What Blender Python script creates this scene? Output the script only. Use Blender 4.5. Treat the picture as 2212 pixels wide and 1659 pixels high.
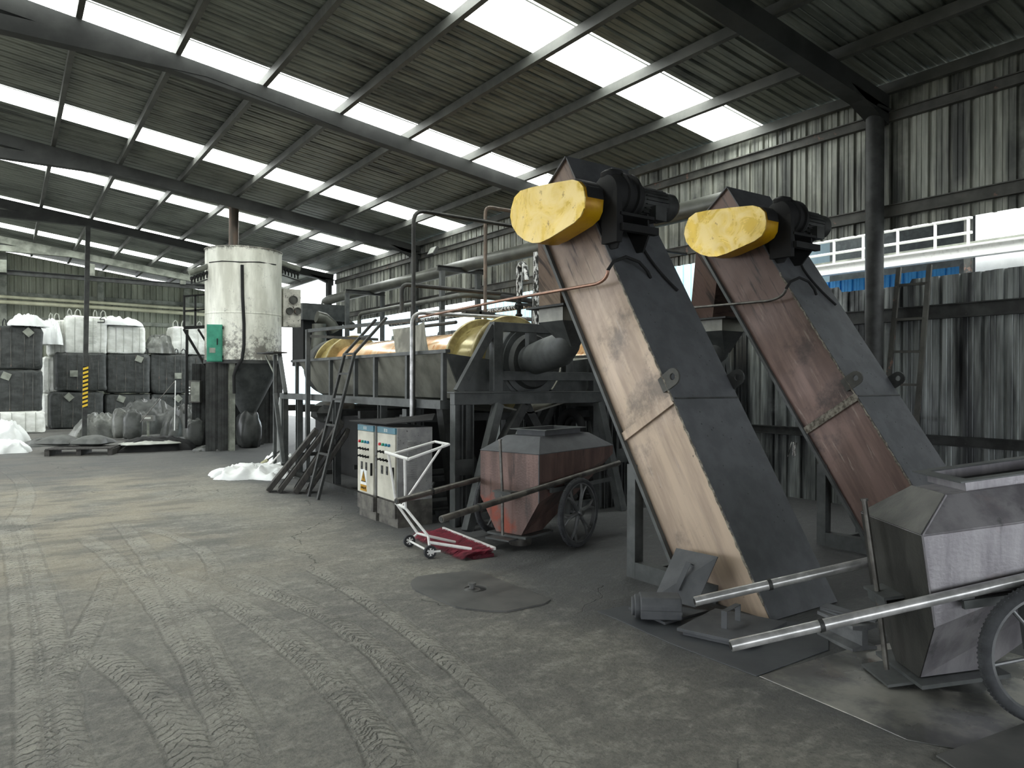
import bpy, math, random
from mathutils import Vector, Matrix, noise
random.seed(7)
for _o in list(bpy.data.objects): bpy.data.objects.remove(_o)
sc = bpy.context.scene
COL = sc.collection
# ---------------------------------------------------------------- camera
CF, YAW, PITCH, ROLL, EYE = 1576.0, math.radians(34.7), math.radians(-0.178), math.radians(0.173), 1.55
_f = Vector((math.sin(YAW), math.cos(YAW), 0)); _r = Vector((math.cos(YAW), -math.sin(YAW), 0)); _u = Vector((0, 0, 1))
FWD = _f*math.cos(PITCH) + _u*math.sin(PITCH)
_u2 = _u*math.cos(PITCH) - _f*math.sin(PITCH)
RT = _r*math.cos(ROLL) + _u2*math.sin(ROLL); UPV = _u2*math.cos(ROLL) - _r*math.sin(ROLL)
EYEP = Vector((0, 0, EYE))
cd = bpy.data.cameras.new('camera'); cam = bpy.data.objects.new('camera', cd); COL.objects.link(cam)
cd.sensor_width = 36; cd.sensor_fit = 'HORIZONTAL'; cd.lens = CF/2212*36; cd.clip_start = .05; cd.clip_end = 400
M = Matrix((RT, UPV, -FWD)).transposed().to_4x4(); M.translation = EYEP; cam.matrix_world = M
sc.camera = cam
def ray(px, py): return FWD + RT*((px-1106)/CF) + UPV*((829.5-py)/CF)
def at_d(px, py, d): return EYEP + ray(px, py)*d
def at_z(px, py, z=0.0):
    r = ray(px, py); return EYEP + r*((z-EYE)/r.z)
def at_x(px, py, x):
    r = ray(px, py); return EYEP + r*(x/r.x)
def at_y(px, py, y):
    r = ray(px, py); return EYEP + r*(y/r.y)
# ---------------------------------------------------------------- world, light, exposure
w = bpy.data.worlds.new('sky'); sc.world = w; w.use_nodes = True
nt = w.node_tree; bg = nt.nodes['Background']
tc = nt.nodes.new('ShaderNodeTexCoord'); sx = nt.nodes.new('ShaderNodeSeparateXYZ'); cr = nt.nodes.new('ShaderNodeValToRGB')
nt.links.new(tc.outputs['Generated'], sx.inputs[0]); nt.links.new(sx.outputs['Z'], cr.inputs[0])
cr.color_ramp.elements[0].position = 0.0; cr.color_ramp.elements[0].color = (.86, .90, .97, 1)
cr.color_ramp.elements[1].position = 0.5; cr.color_ramp.elements[1].color = (.97, 1.0, .99, 1)
nt.links.new(cr.outputs[0], bg.inputs[0]); bg.inputs[1].default_value = 2.1
sc.view_settings.view_transform = 'Standard'; sc.view_settings.look = 'None'; sc.view_settings.gamma = 1
sc.view_settings.use_curve_mapping = False; sc.view_settings.exposure = 1.22
sc.cycles.max_bounces = 6; sc.cycles.diffuse_bounces = 3; sc.cycles.glossy_bounces = 3; sc.cycles.transmission_bounces = 2
SKYLIGHT = 3.2
# ---------------------------------------------------------------- helpers
def lin(c):
    return tuple(((v/255)/12.92 if v/255 <= .04045 else ((v/255+.055)/1.055)**2.4) for v in c)
class NB:
    """node builder"""
    def __init__(s, name):
        s.m = bpy.data.materials.new(name); s.m.use_nodes = True; s.t = s.m.node_tree; s.n = s.t.nodes; s.l = s.t.links
        s.b = s.n['Principled BSDF']; s.out = s.n['Material Output']
        tc = s.n.new('ShaderNodeTexCoord'); s.co = tc.outputs['Object']
        s.sep = None
    def put(s, sock, v):
        if isinstance(v, bpy.types.NodeSocket): s.l.new(v, sock)
        elif v is not None: sock.default_value = v
    def math(s, op, a, b=None, c=None, clamp=False):
        n = s.n.new('ShaderNodeMath'); n.operation = op; n.use_clamp = clamp
        s.put(n.inputs[0], a); s.put(n.inputs[1], b)
        if c is not None: s.put(n.inputs[2], c)
        return n.outputs[0]
    def xyz(s):
        if not s.sep:
            s.sep = s.n.new('ShaderNodeSeparateXYZ'); s.l.new(s.co, s.sep.inputs[0])
        return s.sep.outputs
    def map(s, scale=(1, 1, 1), rot=(0, 0, 0)):
        n = s.n.new('ShaderNodeMapping'); s.l.new(s.co, n.inputs[0]); n.inputs['Scale'].default_value = scale; n.inputs['Rotation'].default_value = rot
        return n.outputs[0]
    def mapt(s, scale, rot):
        n = s.n.new('ShaderNodeMapping'); n.vector_type = 'TEXTURE'; s.l.new(s.co, n.inputs[0]); n.inputs['Scale'].default_value = [1/v for v in scale]; n.inputs['Rotation'].default_value = rot
        return n.outputs[0]
    def noise(s, scale, detail=4, rough=.55, vec=None, dist=0):
        n = s.n.new('ShaderNodeTexNoise'); s.l.new(vec if vec else s.co, n.inputs['Vector'])
        n.inputs['Scale'].default_value = scale; n.inputs['Detail'].default_value = detail; n.inputs['Roughness'].default_value = rough
        n.inputs['Distortion'].default_value = dist
        return n.outputs[0]
    def step(s, v, lo, hi, a=0., b=1.):
        n = s.n.new('ShaderNodeMapRange'); n.interpolation_type = 'SMOOTHSTEP'
        s.put(n.inputs[0], v); n.inputs[1].default_value = lo; n.inputs[2].default_value = hi; n.inputs[3].default_value = a; n.inputs[4].default_value = b
        return n.outputs[0]
    def mix(s, f, a, b, mode='MIX'):
        n = s.n.new('ShaderNodeMix'); n.data_type = 'RGBA'; n.blend_type = mode
        s.put(n.inputs[0], f)
        for k, v in ((6, a), (7, b)):
            if isinstance(v, tuple): v = (*v[:3], 1)
            s.put(n.inputs[k], v)
        return n.outputs[2]
    def bump(s, h, st=.3, dist=.02):
        n = s.n.new('ShaderNodeBump'); s.l.new(h, n.inputs['Height']); n.inputs['Strength'].default_value = st; n.inputs['Distance'].default_value = dist
        s.l.new(n.outputs[0], s.b.inputs['Normal'])
    def base(s, v):
        if isinstance(v, tuple): v = (*v[:3], 1)
        s.put(s.b.inputs['Base Color'], v)
    def rm(s, r, m=0.):
        s.put(s.b.inputs['Roughness'], r); s.put(s.b.inputs['Metallic'], m)
def mat(name, c1, c2=None, rough=.6, metal=0., scale=3., lo=.35, hi=.65, stretch=(1, 1, 1), bump=0., spots=None, spot_hi=.66, spec=None):
    s = NB(name); c1 = lin(c1)
    if c2 is None: s.base(c1)
    else:
        c2 = lin(c2); f = s.step(s.noise(scale, 6, .6, s.map(stretch)), lo, hi); col = s.mix(f, c1, c2)
        if spots:
            f2 = s.step(s.noise(scale*3.7, 5, .65), spot_hi, spot_hi+.05); col = s.mix(f2, col, lin(spots))
        s.base(col)
    s.rm(rough, metal)
    if spec is not None: s.b.inputs['Specular IOR Level'].default_value = spec
    if bump: s.bump(s.noise(scale*8, 4), bump, .01)
    return s.m
class MB:
    """mesh builder in world (or local) coordinates"""
    def __init__(s, sm=0): s.v = []; s.f = []; s.sm = sm
    def add(s, vs, fs):
        o = len(s.v); s.v += [Vector(v) for v in vs]; s.f += [tuple(o+i for i in f) for f in fs]; return s
    def box(s, c, d, R=None):
        c = Vector(c); x, y, z = d[0]/2, d[1]/2, d[2]/2; vs = []
        for sx_ in (-1, 1):
            for sy_ in (-1, 1):
                for sz_ in (-1, 1):
                    p = Vector((sx_*x, sy_*y, sz_*z)); vs.append(c + (R @ p if R else p))
        return s.add(vs, [(0, 1, 3, 2), (4, 6, 7, 5), (0, 4, 5, 1), (2, 3, 7, 6), (0, 2, 6, 4), (1, 5, 7, 3)])
    def b2(s, a, b): return s.box([(a[i]+b[i])/2 for i in range(3)], [abs(b[i]-a[i]) for i in range(3)])
    def beam(s, p, q, w, h, up=(0, 0, 1)):
        p = Vector(p); q = Vector(q); d = (q-p); L = d.length; d.normalize(); up = Vector(up)
        if abs(d.dot(up)) > .99: up = Vector((0, 1, 0))
        x = d.cross(up).normalized(); u = x.cross(d)
        R = Matrix((x, d, u)).transposed()
        return s.box((p+q)/2, (w, L, h), R)
    def ibeam(s, p, q, w, h, t=.02, up=(0, 0, 1)):
        p = Vector(p); q = Vector(q); d = (q-p).normalized(); up = Vector(up)
        x = d.cross(up).normalized(); u = x.cross(d)
        s.beam(p+u*(h/2-t/2), q+u*(h/2-t/2), w, t, u); s.beam(p-u*(h/2-t/2), q-u*(h/2-t/2), w, t, u)
        return s.beam(p, q, t, h-2*t, u)
    def tube(s, pts, r, n=10, closed=False, caps=True):
        pts = [Vector(p) for p in pts]; rings = []; N = len(pts)
        rr = r if isinstance(r, (list, tuple)) else [r]*N
        prev = None
        for i, p in enumerate(pts):
            if closed: d = pts[(i+1) % N]-pts[i-1]
            else: d = (pts[min(i+1, N-1)]-pts[max(i-1, 0)])
            d.normalize()
            if prev is None:
                a = Vector((0, 0, 1)) if abs(d.z) < .9 else Vector((1, 0, 0))
                x = d.cross(a).normalized()
            else:
                x = (prev - d*prev.dot(d)).normalized()
            prev = x; y = d.cross(x)
            rings.append([p + (x*math.cos(2*math.pi*k/n) + y*math.sin(2*math.pi*k/n))*rr[i] for k in range(n)])
        vs = [v for R_ in rings for v in R_]; fs = []
        for i in range(N if closed else N-1):
            j = (i+1) % N
            for k in range(n): fs.append((i*n+k, i*n+(k+1) % n, j*n+(k+1) % n, j*n+k))
        if caps and not closed: fs += [tuple(reversed(range(n))), tuple((N-1)*n+k for k in range(n))]
        return s.add(vs, fs)
    def lathe(s, c, ax, prof, n=32, cap=True):
        """prof: list of (distance along axis, radius)"""
        c = Vector(c); ax = Vector(ax).normalized(); a = Vector((0, 0, 1)) if abs(ax.z) < .9 else Vector((1, 0, 0))
        x = ax.cross(a).normalized(); y = ax.cross(x); vs = []; fs = []
        for (t, r) in prof:
            for k in range(n):
                an = 2*math.pi*k/n; vs.append(c+ax*t+(x*math.cos(an)+y*math.sin(an))*r)
        for i in range(len(prof)-1):
            for k in range(n): fs.append((i*n+k, i*n+(k+1) % n, (i+1)*n+(k+1) % n, (i+1)*n+k))
        if cap: fs += [tuple(reversed(range(n))), tuple((len(prof)-1)*n+k for k in range(n))]
        return s.add(vs, fs)
    def prism(s, poly, ext):
        poly = [Vector(p) for p in poly]; ext = Vector(ext); n = len(poly)
        vs = poly + [p+ext for p in poly]
        fs = [tuple(reversed(range(n))), tuple(range(n, 2*n))] + [(i, (i+1) % n, n+(i+1) % n, n+i) for i in range(n)]
        return s.add(vs, fs)
    def loft(s, loops, caps=True):
        n = len(loops[0]); vs = [Vector(p) for L in loops for p in L]; fs = []
        for i in range(len(loops)-1):
            for k in range(n): fs.append((i*n+k, i*n+(k+1) % n, (i+1)*n+(k+1) % n, (i+1)*n+k))
        if caps: fs += [tuple(reversed(range(n))), tuple((len(loops)-1)*n+k for k in range(n))]
        return s.add(vs, fs)
    def blob(s, c, d, n=20, e=.5, e2=None, amp=0., fs_=2., seed=0, flat=0.):
        """superellipsoid with noise; e small = boxy"""
        c = Vector(c); e2 = e2 or e; vs = []; fc = []; m = n//2
        def sp(v, q): return math.copysign(abs(v)**q, v)
        for i in range(m+1):
            th = -math.pi/2+math.pi*i/m
            for k in range(n):
                ph = 2*math.pi*k/n
                p = Vector((sp(math.cos(th), e)*sp(math.cos(ph), e2), sp(math.cos(th), e)*sp(math.sin(ph), e2), sp(math.sin(th), e)))
                if amp:
                    q = noise.noise(Vector((p.x*fs_+seed*3.1, p.y*fs_+seed*1.7, p.z*fs_+seed))) + .5*noise.noise(Vector((p.x*fs_*2.7+seed, p.y*fs_*2.7, p.z*fs_*2.7)))
                    p = p*(1+amp*q)
                p = Vector((p.x*d[0]/2, p.y*d[1]/2, p.z*d[2]/2))
                if flat and p.z < -d[2]*flat: p.z = -d[2]*flat
                vs.append(c+p)
        for i in range(m):
            for k in range(n): fc.append((i*n+k, i*n+(k+1) % n, (i+1)*n+(k+1) % n, (i+1)*n+k))
        fc += [tuple(reversed(range(n))), tuple(m*n+k for k in range(n))]
        return s.add(vs, fc)
    def cloth(s, c, d, rot=0., n=26, h=.2, amp=.5, fr=3., seed=0, th=.01, edge=.12, z0=0., ridge=False):
        """crumpled sheet heap on the ground"""
        c = Vector(c); top = []; R = Matrix.Rotation(rot, 3, 'Z')
        for i in range(n+1):
            for j in range(n+1):
                a = i/n*2-1; b = j/n*2-1
                w_ = 1+edge*noise.noise(Vector((a*2.1+seed, b*2.1, seed*.7)))*2
                r = max(abs(a), abs(b)); rr = math.hypot(a, b)
                if rr > 0: k_ = (r/rr)**.5
                else: k_ = 1
                x, y = a*w_*k_*d[0]/2, b*w_*k_*d[1]/2
                fall = max(0, 1-r**3)
                q = noise.noise(Vector((a*fr+seed*2.3, b*fr, seed))); q2 = noise.noise(Vector((a*fr*2.6, b*fr*2.6+seed, 5)))
                if ridge: q = .55-1.9*abs(q); q2 = .35-1.2*abs(q2)
                q3 = noise.noise(Vector((a*fr*5+seed, b*fr*5, 9+seed)))
                z = h*fall**.8*max(.12, .72+amp*.62*q+amp*.30*q2+amp*.10*q3) + .012 + .01*abs(q2)
                top.append(c + R @ Vector((x, y, max(.008, z)+z0)))
        m = (n+1)**2; vs = top + [Vector((p.x, p.y, max(c.z+z0, p.z-th))) for p in top]; fs = []
        for i in range(n):
            for j in range(n):
                a = i*(n+1)+j; q = (a, a+n+1, a+n+2, a+1); fs.append(q); fs.append(tuple(m+t for t in reversed(q)))
        for i in range(n):
            for (a, b) in ((i, i+1), ((n)*(n+1)+i+1, n*(n+1)+i), ((i+1)*(n+1), i*(n+1)), (i*(n+1)+n, (i+1)*(n+1)+n)): fs.append((a, b, m+b, m+a))
        return s.add(vs, fs)
def link(o, parent=None):
    COL.objects.link(o)
    if parent: o.parent = parent
    return o
def tag(o, label=None, cat=None, group=None, kind=None):
    if label: o['label'] = label
    if cat: o['category'] = cat
    if group: o['group'] = group
    if kind: o['kind'] = kind
    return o
def thing(name, loc, label, cat, group=None, rz=0.):
    o = bpy.data.objects.new(name, None); o.empty_display_size = .1; o.location = loc; o.rotation_euler = (0, 0, rz)
    COL.objects.link(o); return tag(o, label, cat, group)
def wloc(o):
    v = Vector((0, 0, 0))
    while o: v += Vector(o.location); o = o.parent
    return v
def obj(name, mb, material, parent=None, label=None, cat=None, group=None, kind=None, bevel=0., local=False, smooth=None, org=None):
    me = bpy.data.meshes.new(name)
    if parent is None:
        xs = [v.x for v in mb.v]; ys = [v.y for v in mb.v]; zs = [v.z for v in mb.v]
        og = Vector(org) if org else Vector(((min(xs)+max(xs))/2, (min(ys)+max(ys))/2, min(zs)))
    else: og = Vector((0, 0, 0)) if local else wloc(parent)
    me.from_pydata([tuple(v-og) for v in mb.v], [], mb.f); me.materials.append(material); me.update()
    import bmesh
    b = bmesh.new(); b.from_mesh(me); bmesh.ops.recalc_face_normals(b, faces=b.faces); b.to_mesh(me); b.free()
    sm = mb.sm if smooth is None else smooth
    if sm:
        me.shade_smooth(); me.set_sharp_from_angle(angle=math.radians(sm))
    o = bpy.data.objects.new(name, me); link(o, parent)
    if parent is None: o.location = og
    if bevel:
        md = o.modifiers.new('bevel', 'BEVEL'); md.width = bevel; md.segments = 2; md.limit_method = 'ANGLE'
    return tag(o, label, cat, group, kind)
def copy_tree(o, parent=None):
    c = o.copy(); COL.objects.link(c)
    if parent: c.parent = parent
    for ch in list(o.children): copy_tree(ch, c)
    return c
V = Vector
# ---------------------------------------------------------------- materials
M_ = {}
M_['roof'] = None
def sheet_mat(name, c1, c2, dirt, axis='z', streaks=30., dl=.52, dh=.75, rough=.45):
    s = NB(name); st = (streaks, streaks, .6) if axis == 'z' else (.5, streaks, streaks)
    a = s.step(s.noise(1., 5, .6, s.map(st)), .35, .7); col = s.mix(a, lin(c1), lin(c2))
    g = s.math('MULTIPLY', s.step(s.noise(.55, 6, .65), dl-.12, dh-.1), s.step(s.noise(1., 5, .7, s.map(tuple(v*.35 for v in st))), .35, .62))
    s.base(s.mix(g, col, lin(dirt))); s.rm(rough, .25); s.bump(s.noise(40, 3), .08, .01)
    return s.m
M_['roof'] = sheet_mat('roof_sheet', (138, 143, 134), (112, 117, 110), (62, 66, 63), 'y', 12.)
M_['wall'] = sheet_mat('wall_sheet', (178, 180, 168), (120, 123, 114), (58, 60, 57), 'z', 9., .42, .66)
M_['fence'] = sheet_mat('fence_sheet', (186, 192, 188), (112, 117, 116), (44, 46, 47), 'z', 7., .36, .56)
M_['backwall'] = sheet_mat('back_sheet', (164, 168, 150), (142, 146, 130), (112, 115, 102), 'z', 5., .5, .8)
def skylight_mat():
    s = NB('skylight_panel'); s.base((.9, .95, .92)); s.b.inputs['Emission Color'].default_value = (.97, 1.0, .97, 1)
    s.b.inputs['Emission Strength'].default_value = SKYLIGHT; return s.m
M_['sky'] = skylight_mat()
M_['steel'] = mat('dark_steel', (66, 68, 66), (44, 45, 44), .6, .2, 5., spots=(92, 88, 82), spot_hi=.68)
M_['steel2'] = mat('sooty_steel', (94, 97, 96), (72, 75, 74), .55, .3, 4., bump=.1)
M_['girt'] = mat('girt_steel', (92, 92, 86), (58, 58, 54), .6, .2, 2., spots=(120, 96, 84), spot_hi=.62)
M_['beam'] = mat('rafter_steel', (62, 64, 62), (44, 46, 45), .6, .15, 2.)
M_['beam_pale'] = mat('pale_beam', (150, 154, 142), (104, 107, 98), .6, .1, 3.)
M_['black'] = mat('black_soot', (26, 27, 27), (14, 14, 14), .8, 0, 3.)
M_['dust'] = mat('coal_dust_steel', (91, 93, 95), (79, 81, 83), .7, .1, 6., bump=.06, spots=(116, 118, 122), spot_hi=.73)
M_['pipe'] = mat('painted_pipe', (96, 98, 90), (76, 77, 71), .4, .3, 3.)
M_['pipe_dark'] = mat('dark_pipe', (70, 70, 66), (46, 46, 44), .5, .3, 5.)
M_['galv'] = mat('worn_tube', (206, 206, 204), (160, 160, 158), .28, .5, 9., bump=.03)
M_['purlin'] = mat('purlin_steel', (92, 93, 88), (70, 72, 68), .6, .1, 2.)
M_['galv_dark'] = mat('dull_tube', (118, 116, 110), (84, 82, 78), .4, .7, 9.)
M_['copper'] = mat('copper_tube', (176, 138, 118), (128, 104, 92), .35, .8, 6.)
M_['foil'] = mat('crumpled_foil', (225, 225, 222), (60, 60, 58), .25, .9, 26., lo=.42, hi=.55, stretch=(1, 1, .4), bump=.8)
M_['white'] = mat('white_cloth', (240, 242, 240), (225, 228, 226), .8, 0, 3.)
M_['wpaint'] = mat('white_paint', (238, 238, 234), (206, 206, 200), .4, 0, 20., lo=.5, hi=.8, spots=(60, 56, 52), spot_hi=.70)
M_['concrete_dark'] = mat('concrete_block', (120, 120, 116), (92, 92, 90), .9, 0, 6., bump=.3)
# ================================================================ FLOOR
def floor_material():
    s = NB('concrete_floor'); X, Y, Z = s.xyz()
    n1 = s.noise(.7, 4, .62, dist=.4); n2 = s.noise(4., 6, .74, s.map((1, 1.8, 1), (0, 0, .5)), .35); n3 = s.noise(38, 2, .7)
    col = s.mix(s.step(n1, .3, .68), lin((136, 134, 124)), lin((106, 105, 99)))
    col = s.mix(s.step(n2, .44, .72, 0, .8), col, lin((164, 162, 152)))
    col = s.mix(s.step(n2, .26, .46, .55, 0), col, lin((100, 100, 93)))
    n4 = s.noise(16, 4, .7); col = s.mix(s.step(n4, .34, .60, .5, 0), col, lin((84, 84, 79)))
    warm = s.math('MULTIPLY', s.math('MULTIPLY', s.step(X, 3.2, 1.2), s.step(Y, 4.5, 7.5)), s.step(s.noise(.9, 5), .35, .6)); col = s.mix(s.math('MULTIPLY', warm, .55), col, lin((160, 150, 128)))
    # tyre tracks pressed in the dust: arcs through three ground points each
    tr = None; gr = None
    def G(px, py): p = at_z(px, py); return p.x, p.y
    def circ(a, b, c):
        ax, ay = a; bx, by = b; cx, cy = c; d = 2*(ax*(by-cy)+bx*(cy-ay)+cx*(ay-by))
        ux = ((ax*ax+ay*ay)*(by-cy)+(bx*bx+by*by)*(cy-ay)+(cx*cx+cy*cy)*(ay-by))/d
        uy = ((ax*ax+ay*ay)*(cx-bx)+(bx*bx+by*by)*(ax-cx)+(cx*cx+cy*cy)*(bx-ax))/d
        return ux, uy, math.hypot(ax-ux, ay-uy)
    wob = s.math('MULTIPLY', s.math('SUBTRACT', s.noise(3., 3, .5), .5), .05)
    jit = s.math('MULTIPLY', s.math('SUBTRACT', s.noise(9., 3, .6), .5), 2.2); brk = s.step(s.noise(7., 4, .7), .36, .54)
    for (a, b, c, wd) in (((40, 1130), (112, 1380), (150, 1640), .17), ((10, 1130), (60, 1380), (80, 1640), .15),
                          ((190, 1165), (330, 1290), (490, 1560), .17), ((270, 1140), (400, 1320), (500, 1500), .16),
                          ((350, 1150), (425, 1180), (462, 1262), .13), ((150, 1440), (200, 1340), (240, 1255), .15),
                          ((470, 1250), (700, 1330), (900, 1500), .16), ((560, 1255), (760, 1365), (1010, 1560), .14),
                          ((300, 1230), (560, 1330), (820, 1600), .18), ((480, 1300), (700, 1460), (860, 1640), .16),
                          ((0, 1010), (58, 1070), (30, 1130), .2),
                          ((700, 1240), (960, 1420), (1200, 1640), .14), ((230, 1420), (330, 1500), (420, 1640), .2)):
        ux, uy, R = circ(G(*a), G(*b), G(*c))
        dx = s.math('SUBTRACT', X, ux); dy = s.math('SUBTRACT', Y, uy)
        r = s.math('SQRT', s.math('ADD', s.math('MULTIPLY', dx, dx), s.math('MULTIPLY', dy, dy)))
        off = s.math('ADD', s.math('SUBTRACT', r, R), wob)
        band = s.step(s.math('ABSOLUTE', off), wd*.52, wd*.46)
        sg = ux*0-1 if uy > G(*b)[1] else 1
        if abs(ux-G(*b)[0]) > abs(uy-G(*b)[1]):
            ang = s.math('ARCTAN2', dy, dx if ux < G(*b)[0] else s.math('MULTIPLY', dx, -1.))
        else:
            ang = s.math('ARCTAN2', dx, dy if uy < G(*b)[1] else s.math('MULTIPLY', dy, -1.))
        ln = s.math('ADD', s.math('MULTIPLY', ang, R/.06), jit)
        chev = s.math('ADD', ln, s.math('MULTIPLY', s.math('ABSOLUTE', off), 16.))
        tread = s.step(s.math('ABSOLUTE', s.math('SUBTRACT', s.math('FRACT', s.math('ADD', chev, 100.)), .5)), .33, .47)
        fa = G(*a); fc = G(*c)
        ys = sorted((fa[1], fc[1])); fade = s.math('MULTIPLY', s.step(Y, ys[0]-.7, ys[0]-.1), s.step(Y, ys[1]+.5, ys[1]-.1))
        band = s.math('MULTIPLY', band, fade); t = s.math('MULTIPLY', band, tread)
        edge = s.math('MULTIPLY', fade, s.step(s.math('ABSOLUTE', s.math('SUBTRACT', s.math('ABSOLUTE', off), wd*.5)), .02, .003))
        t = s.math('MAXIMUM', t, s.math('MULTIPLY', edge, .5))
        tr = t if tr is None else s.math('MAXIMUM', tr, t); gr = band if gr is None else s.math('MAXIMUM', gr, band)
    tv = s.step(s.noise(1.3, 4), .25, .6, .25, 1.)
    tr = s.math('MULTIPLY', s.math('MULTIPLY', tr, tv), s.math('ADD', s.math('MULTIPLY', brk, .8), .2)); gr = s.math('MULTIPLY', gr, s.step(s.noise(2.5, 4, .7), .34, .6, .2, 1.))
    col = s.mix(s.math('MULTIPLY', gr, .4), col, lin((176, 174, 162)))
    col = s.mix(s.math('MULTIPLY', tr, .72), col, lin((78, 78, 72)))
    # scuffed churned dust further off
    sc_ = s.math('MULTIPLY', s.step(s.noise(1.2, 6, .65, s.map((1, 2.2, 1))), .45, .62), s.math('MULTIPLY', s.step(Y, 5.5, 7.5), s.step(X, 3.2, 1.5)))
    col = s.mix(s.math('MULTIPLY', sc_, .55), col, lin((78, 78, 72)))
    # cracks
    vor = s.n.new('ShaderNodeTexVoronoi'); vor.feature = 'DISTANCE_TO_EDGE'; vor.inputs['Scale'].default_value = .33
    wv = s.n.new('ShaderNodeVectorMath'); wv.operation = 'ADD'; nz = s.n.new('ShaderNodeTexNoise'); nz.inputs['Scale'].default_value = 2.2; nz.inputs['Detail'].default_value = 5
    s.l.new(s.co, nz.inputs['Vector']); sc2 = s.n.new('ShaderNodeVectorMath'); sc2.operation = 'SCALE'; s.l.new(nz.outputs['Color'], sc2.inputs[0]); sc2.inputs['Scale'].default_value = .6
    s.l.new(s.co, wv.inputs[0]); s.l.new(sc2.outputs[0], wv.inputs[1]); s.l.new(wv.outputs[0], vor.inputs['Vector'])
    crack = s.math('MULTIPLY', s.step(vor.outputs['Distance'], .003, .0006), s.step(s.noise(.5, 3), .46, .56))
    col = s.mix(s.math('MULTIPLY', crack, .6), col, lin((66, 66, 60)))
    # coal dust spread around the machines and at the far end
    nn = s.math('MULTIPLY', s.math('SUBTRACT', s.noise(1.1, 5, .62), .5), 1.8)
    dm = s.step(s.math('ADD', X, nn), 2.6, 3.7)
    bx = s.math('ADD', s.math('MULTIPLY', s.math('SUBTRACT', 1.9, Y), .9), 3.4)
    dm2 = s.step(s.math('ADD', Y, s.math('MULTIPLY', nn, 2.2)), 11.5, 15.)
    dust = s.math('MAXIMUM', dm, s.math('MULTIPLY', dm2, .8))
    dcol = s.mix(s.step(n2, .5, .7), lin((70, 72, 73)), lin((92, 94, 94)))
    col = s.mix(s.math('MULTIPLY', dust, .93), col, dcol)
    col = s.mix(s.step(n3, .30, .52, .38, 0), col, lin((70, 70, 66)))
    col = s.mix(s.step(s.noise(95, 2), .70, .74), col, lin((60, 60, 58)))
    s.base(col); s.rm(s.step(n2, .3, .7, .62, .82), 0)
    h = s.math('ADD', s.math('MULTIPLY', n2, .5), s.math('SUBTRACT', s.math('MULTIPLY', n3, .35), s.math('MULTIPLY', tr, .55)))
    h = s.math('SUBTRACT', h, crack)
    s.bump(h, .75, .025)
    return s.m
b = MB(); b.b2((-30, -20, -.15), (10.5, 60, 0)); obj('floor', b, floor_material(), kind='structure', org=(0, 0, 0))
b = MB(); b.b2((10.5, -20, -.2), (60, 70, -.05)); b.b2((-30, 60, -.2), (10.5, 90, -.05))
obj('yard_ground', b, mat('yard_ground', (176, 178, 176), (160, 162, 160), .8), label='pale concrete yard outside beyond the shed wall', cat='ground', kind='structure')
# ================================================================ ROOF
XW = 8.6; H0 = 5.065; TA = .1353; RIDGE = -.4
def zr(x): return H0 + TA*(XW-x) if x >= RIDGE else H0 + TA*(XW-RIDGE) - TA*(RIDGE-x)
PITCHC = .22
def corr(y0, y1, x0, x1, zf, up=.03, thick=.003):
    """corrugated roof sheet, ribs running along X"""
    prof = []; n = max(1, round((y1-y0)/PITCHC)); p = (y1-y0)/n
    for i in range(n):
        y = y0+i*p
        prof += [(y, 0), (y+p*.30, 0), (y+p*.33, .006), (y+p*.37, .006), (y+p*.40, 0), (y+p*.72, 0), (y+p*.78, up), (y+p*.92, up), (y+p*.98, 0)]
    prof.append((y1, 0)); m = len(prof); vs = []
    for x in (x0, x1): vs += [(x, y, zf(x)+h) for (y, h) in prof]
    return vs, [(i, i+1, m+i+1, m+i) for i in range(m-1)]
rows = [(6.33, 7.12), (10.17, 10.98), (14.2, 14.98), (18.2, 18.98), (22.7, 23.5), (26.6, 27.4)]
b = MB(); cuts = [-6.0] + [v for r in rows for v in r] + [32.0]
for i in range(0, len(cuts), 2):
    for (xa, xb) in ((RIDGE, 8.72), (-9., RIDGE)):
        b.add(*corr(cuts[i], cuts[i+1], xa, xb, zr))
obj('ceiling', b, M_['roof'], kind='structure')
px_ = [8.72] + [XW-1.125*k for k in range(1, 9)] + [RIDGE]
wn = 1
for (y0, y1) in rows:
    b = MB()
    for (xa, xb) in ((RIDGE, 8.72), (-9., RIDGE)):
        b.add(*corr(y0-.04, y1+.04, xa, xb, lambda x: zr(x)+.012, .03))
    obj('window_%d' % wn, b, M_['sky'], label='translucent white skylight strip running down the roof', kind='structure'); wn += 1
ordn = ['first', 'second', 'third', 'fourth', 'fifth', 'sixth', 'seventh', 'eighth', 'ninth']
for k in range(0, 8):
    x = XW-1.125*k - (.1 if k == 0 else 0); z = zr(x)
    b = MB(); b.beam((x, -5.8, z-.082), (x, 31.4, z-.082), .07, .12)
    obj('purlin', b, M_['purlin'], label='%s long steel roof purlin counted from the right wall' % ordn[k] if k else 'steel eave purlin running along the top of the right wall', cat='roof purlin', group='purlins under the roof sheets')
RY = [-1.3, 4.63, 10.45, 16.4, 22.3, 28.15]
rlab = [None, 'nearest dark steel rafter at top right ending at the round column', 'long dark rafter crossing from top left to behind the yellow guard',
        'dark rafter crossing behind the tall thin pipe', 'dark rafter crossing in front of the silo chimney', 'pale dusty rafter nearest the back wall']
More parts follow.
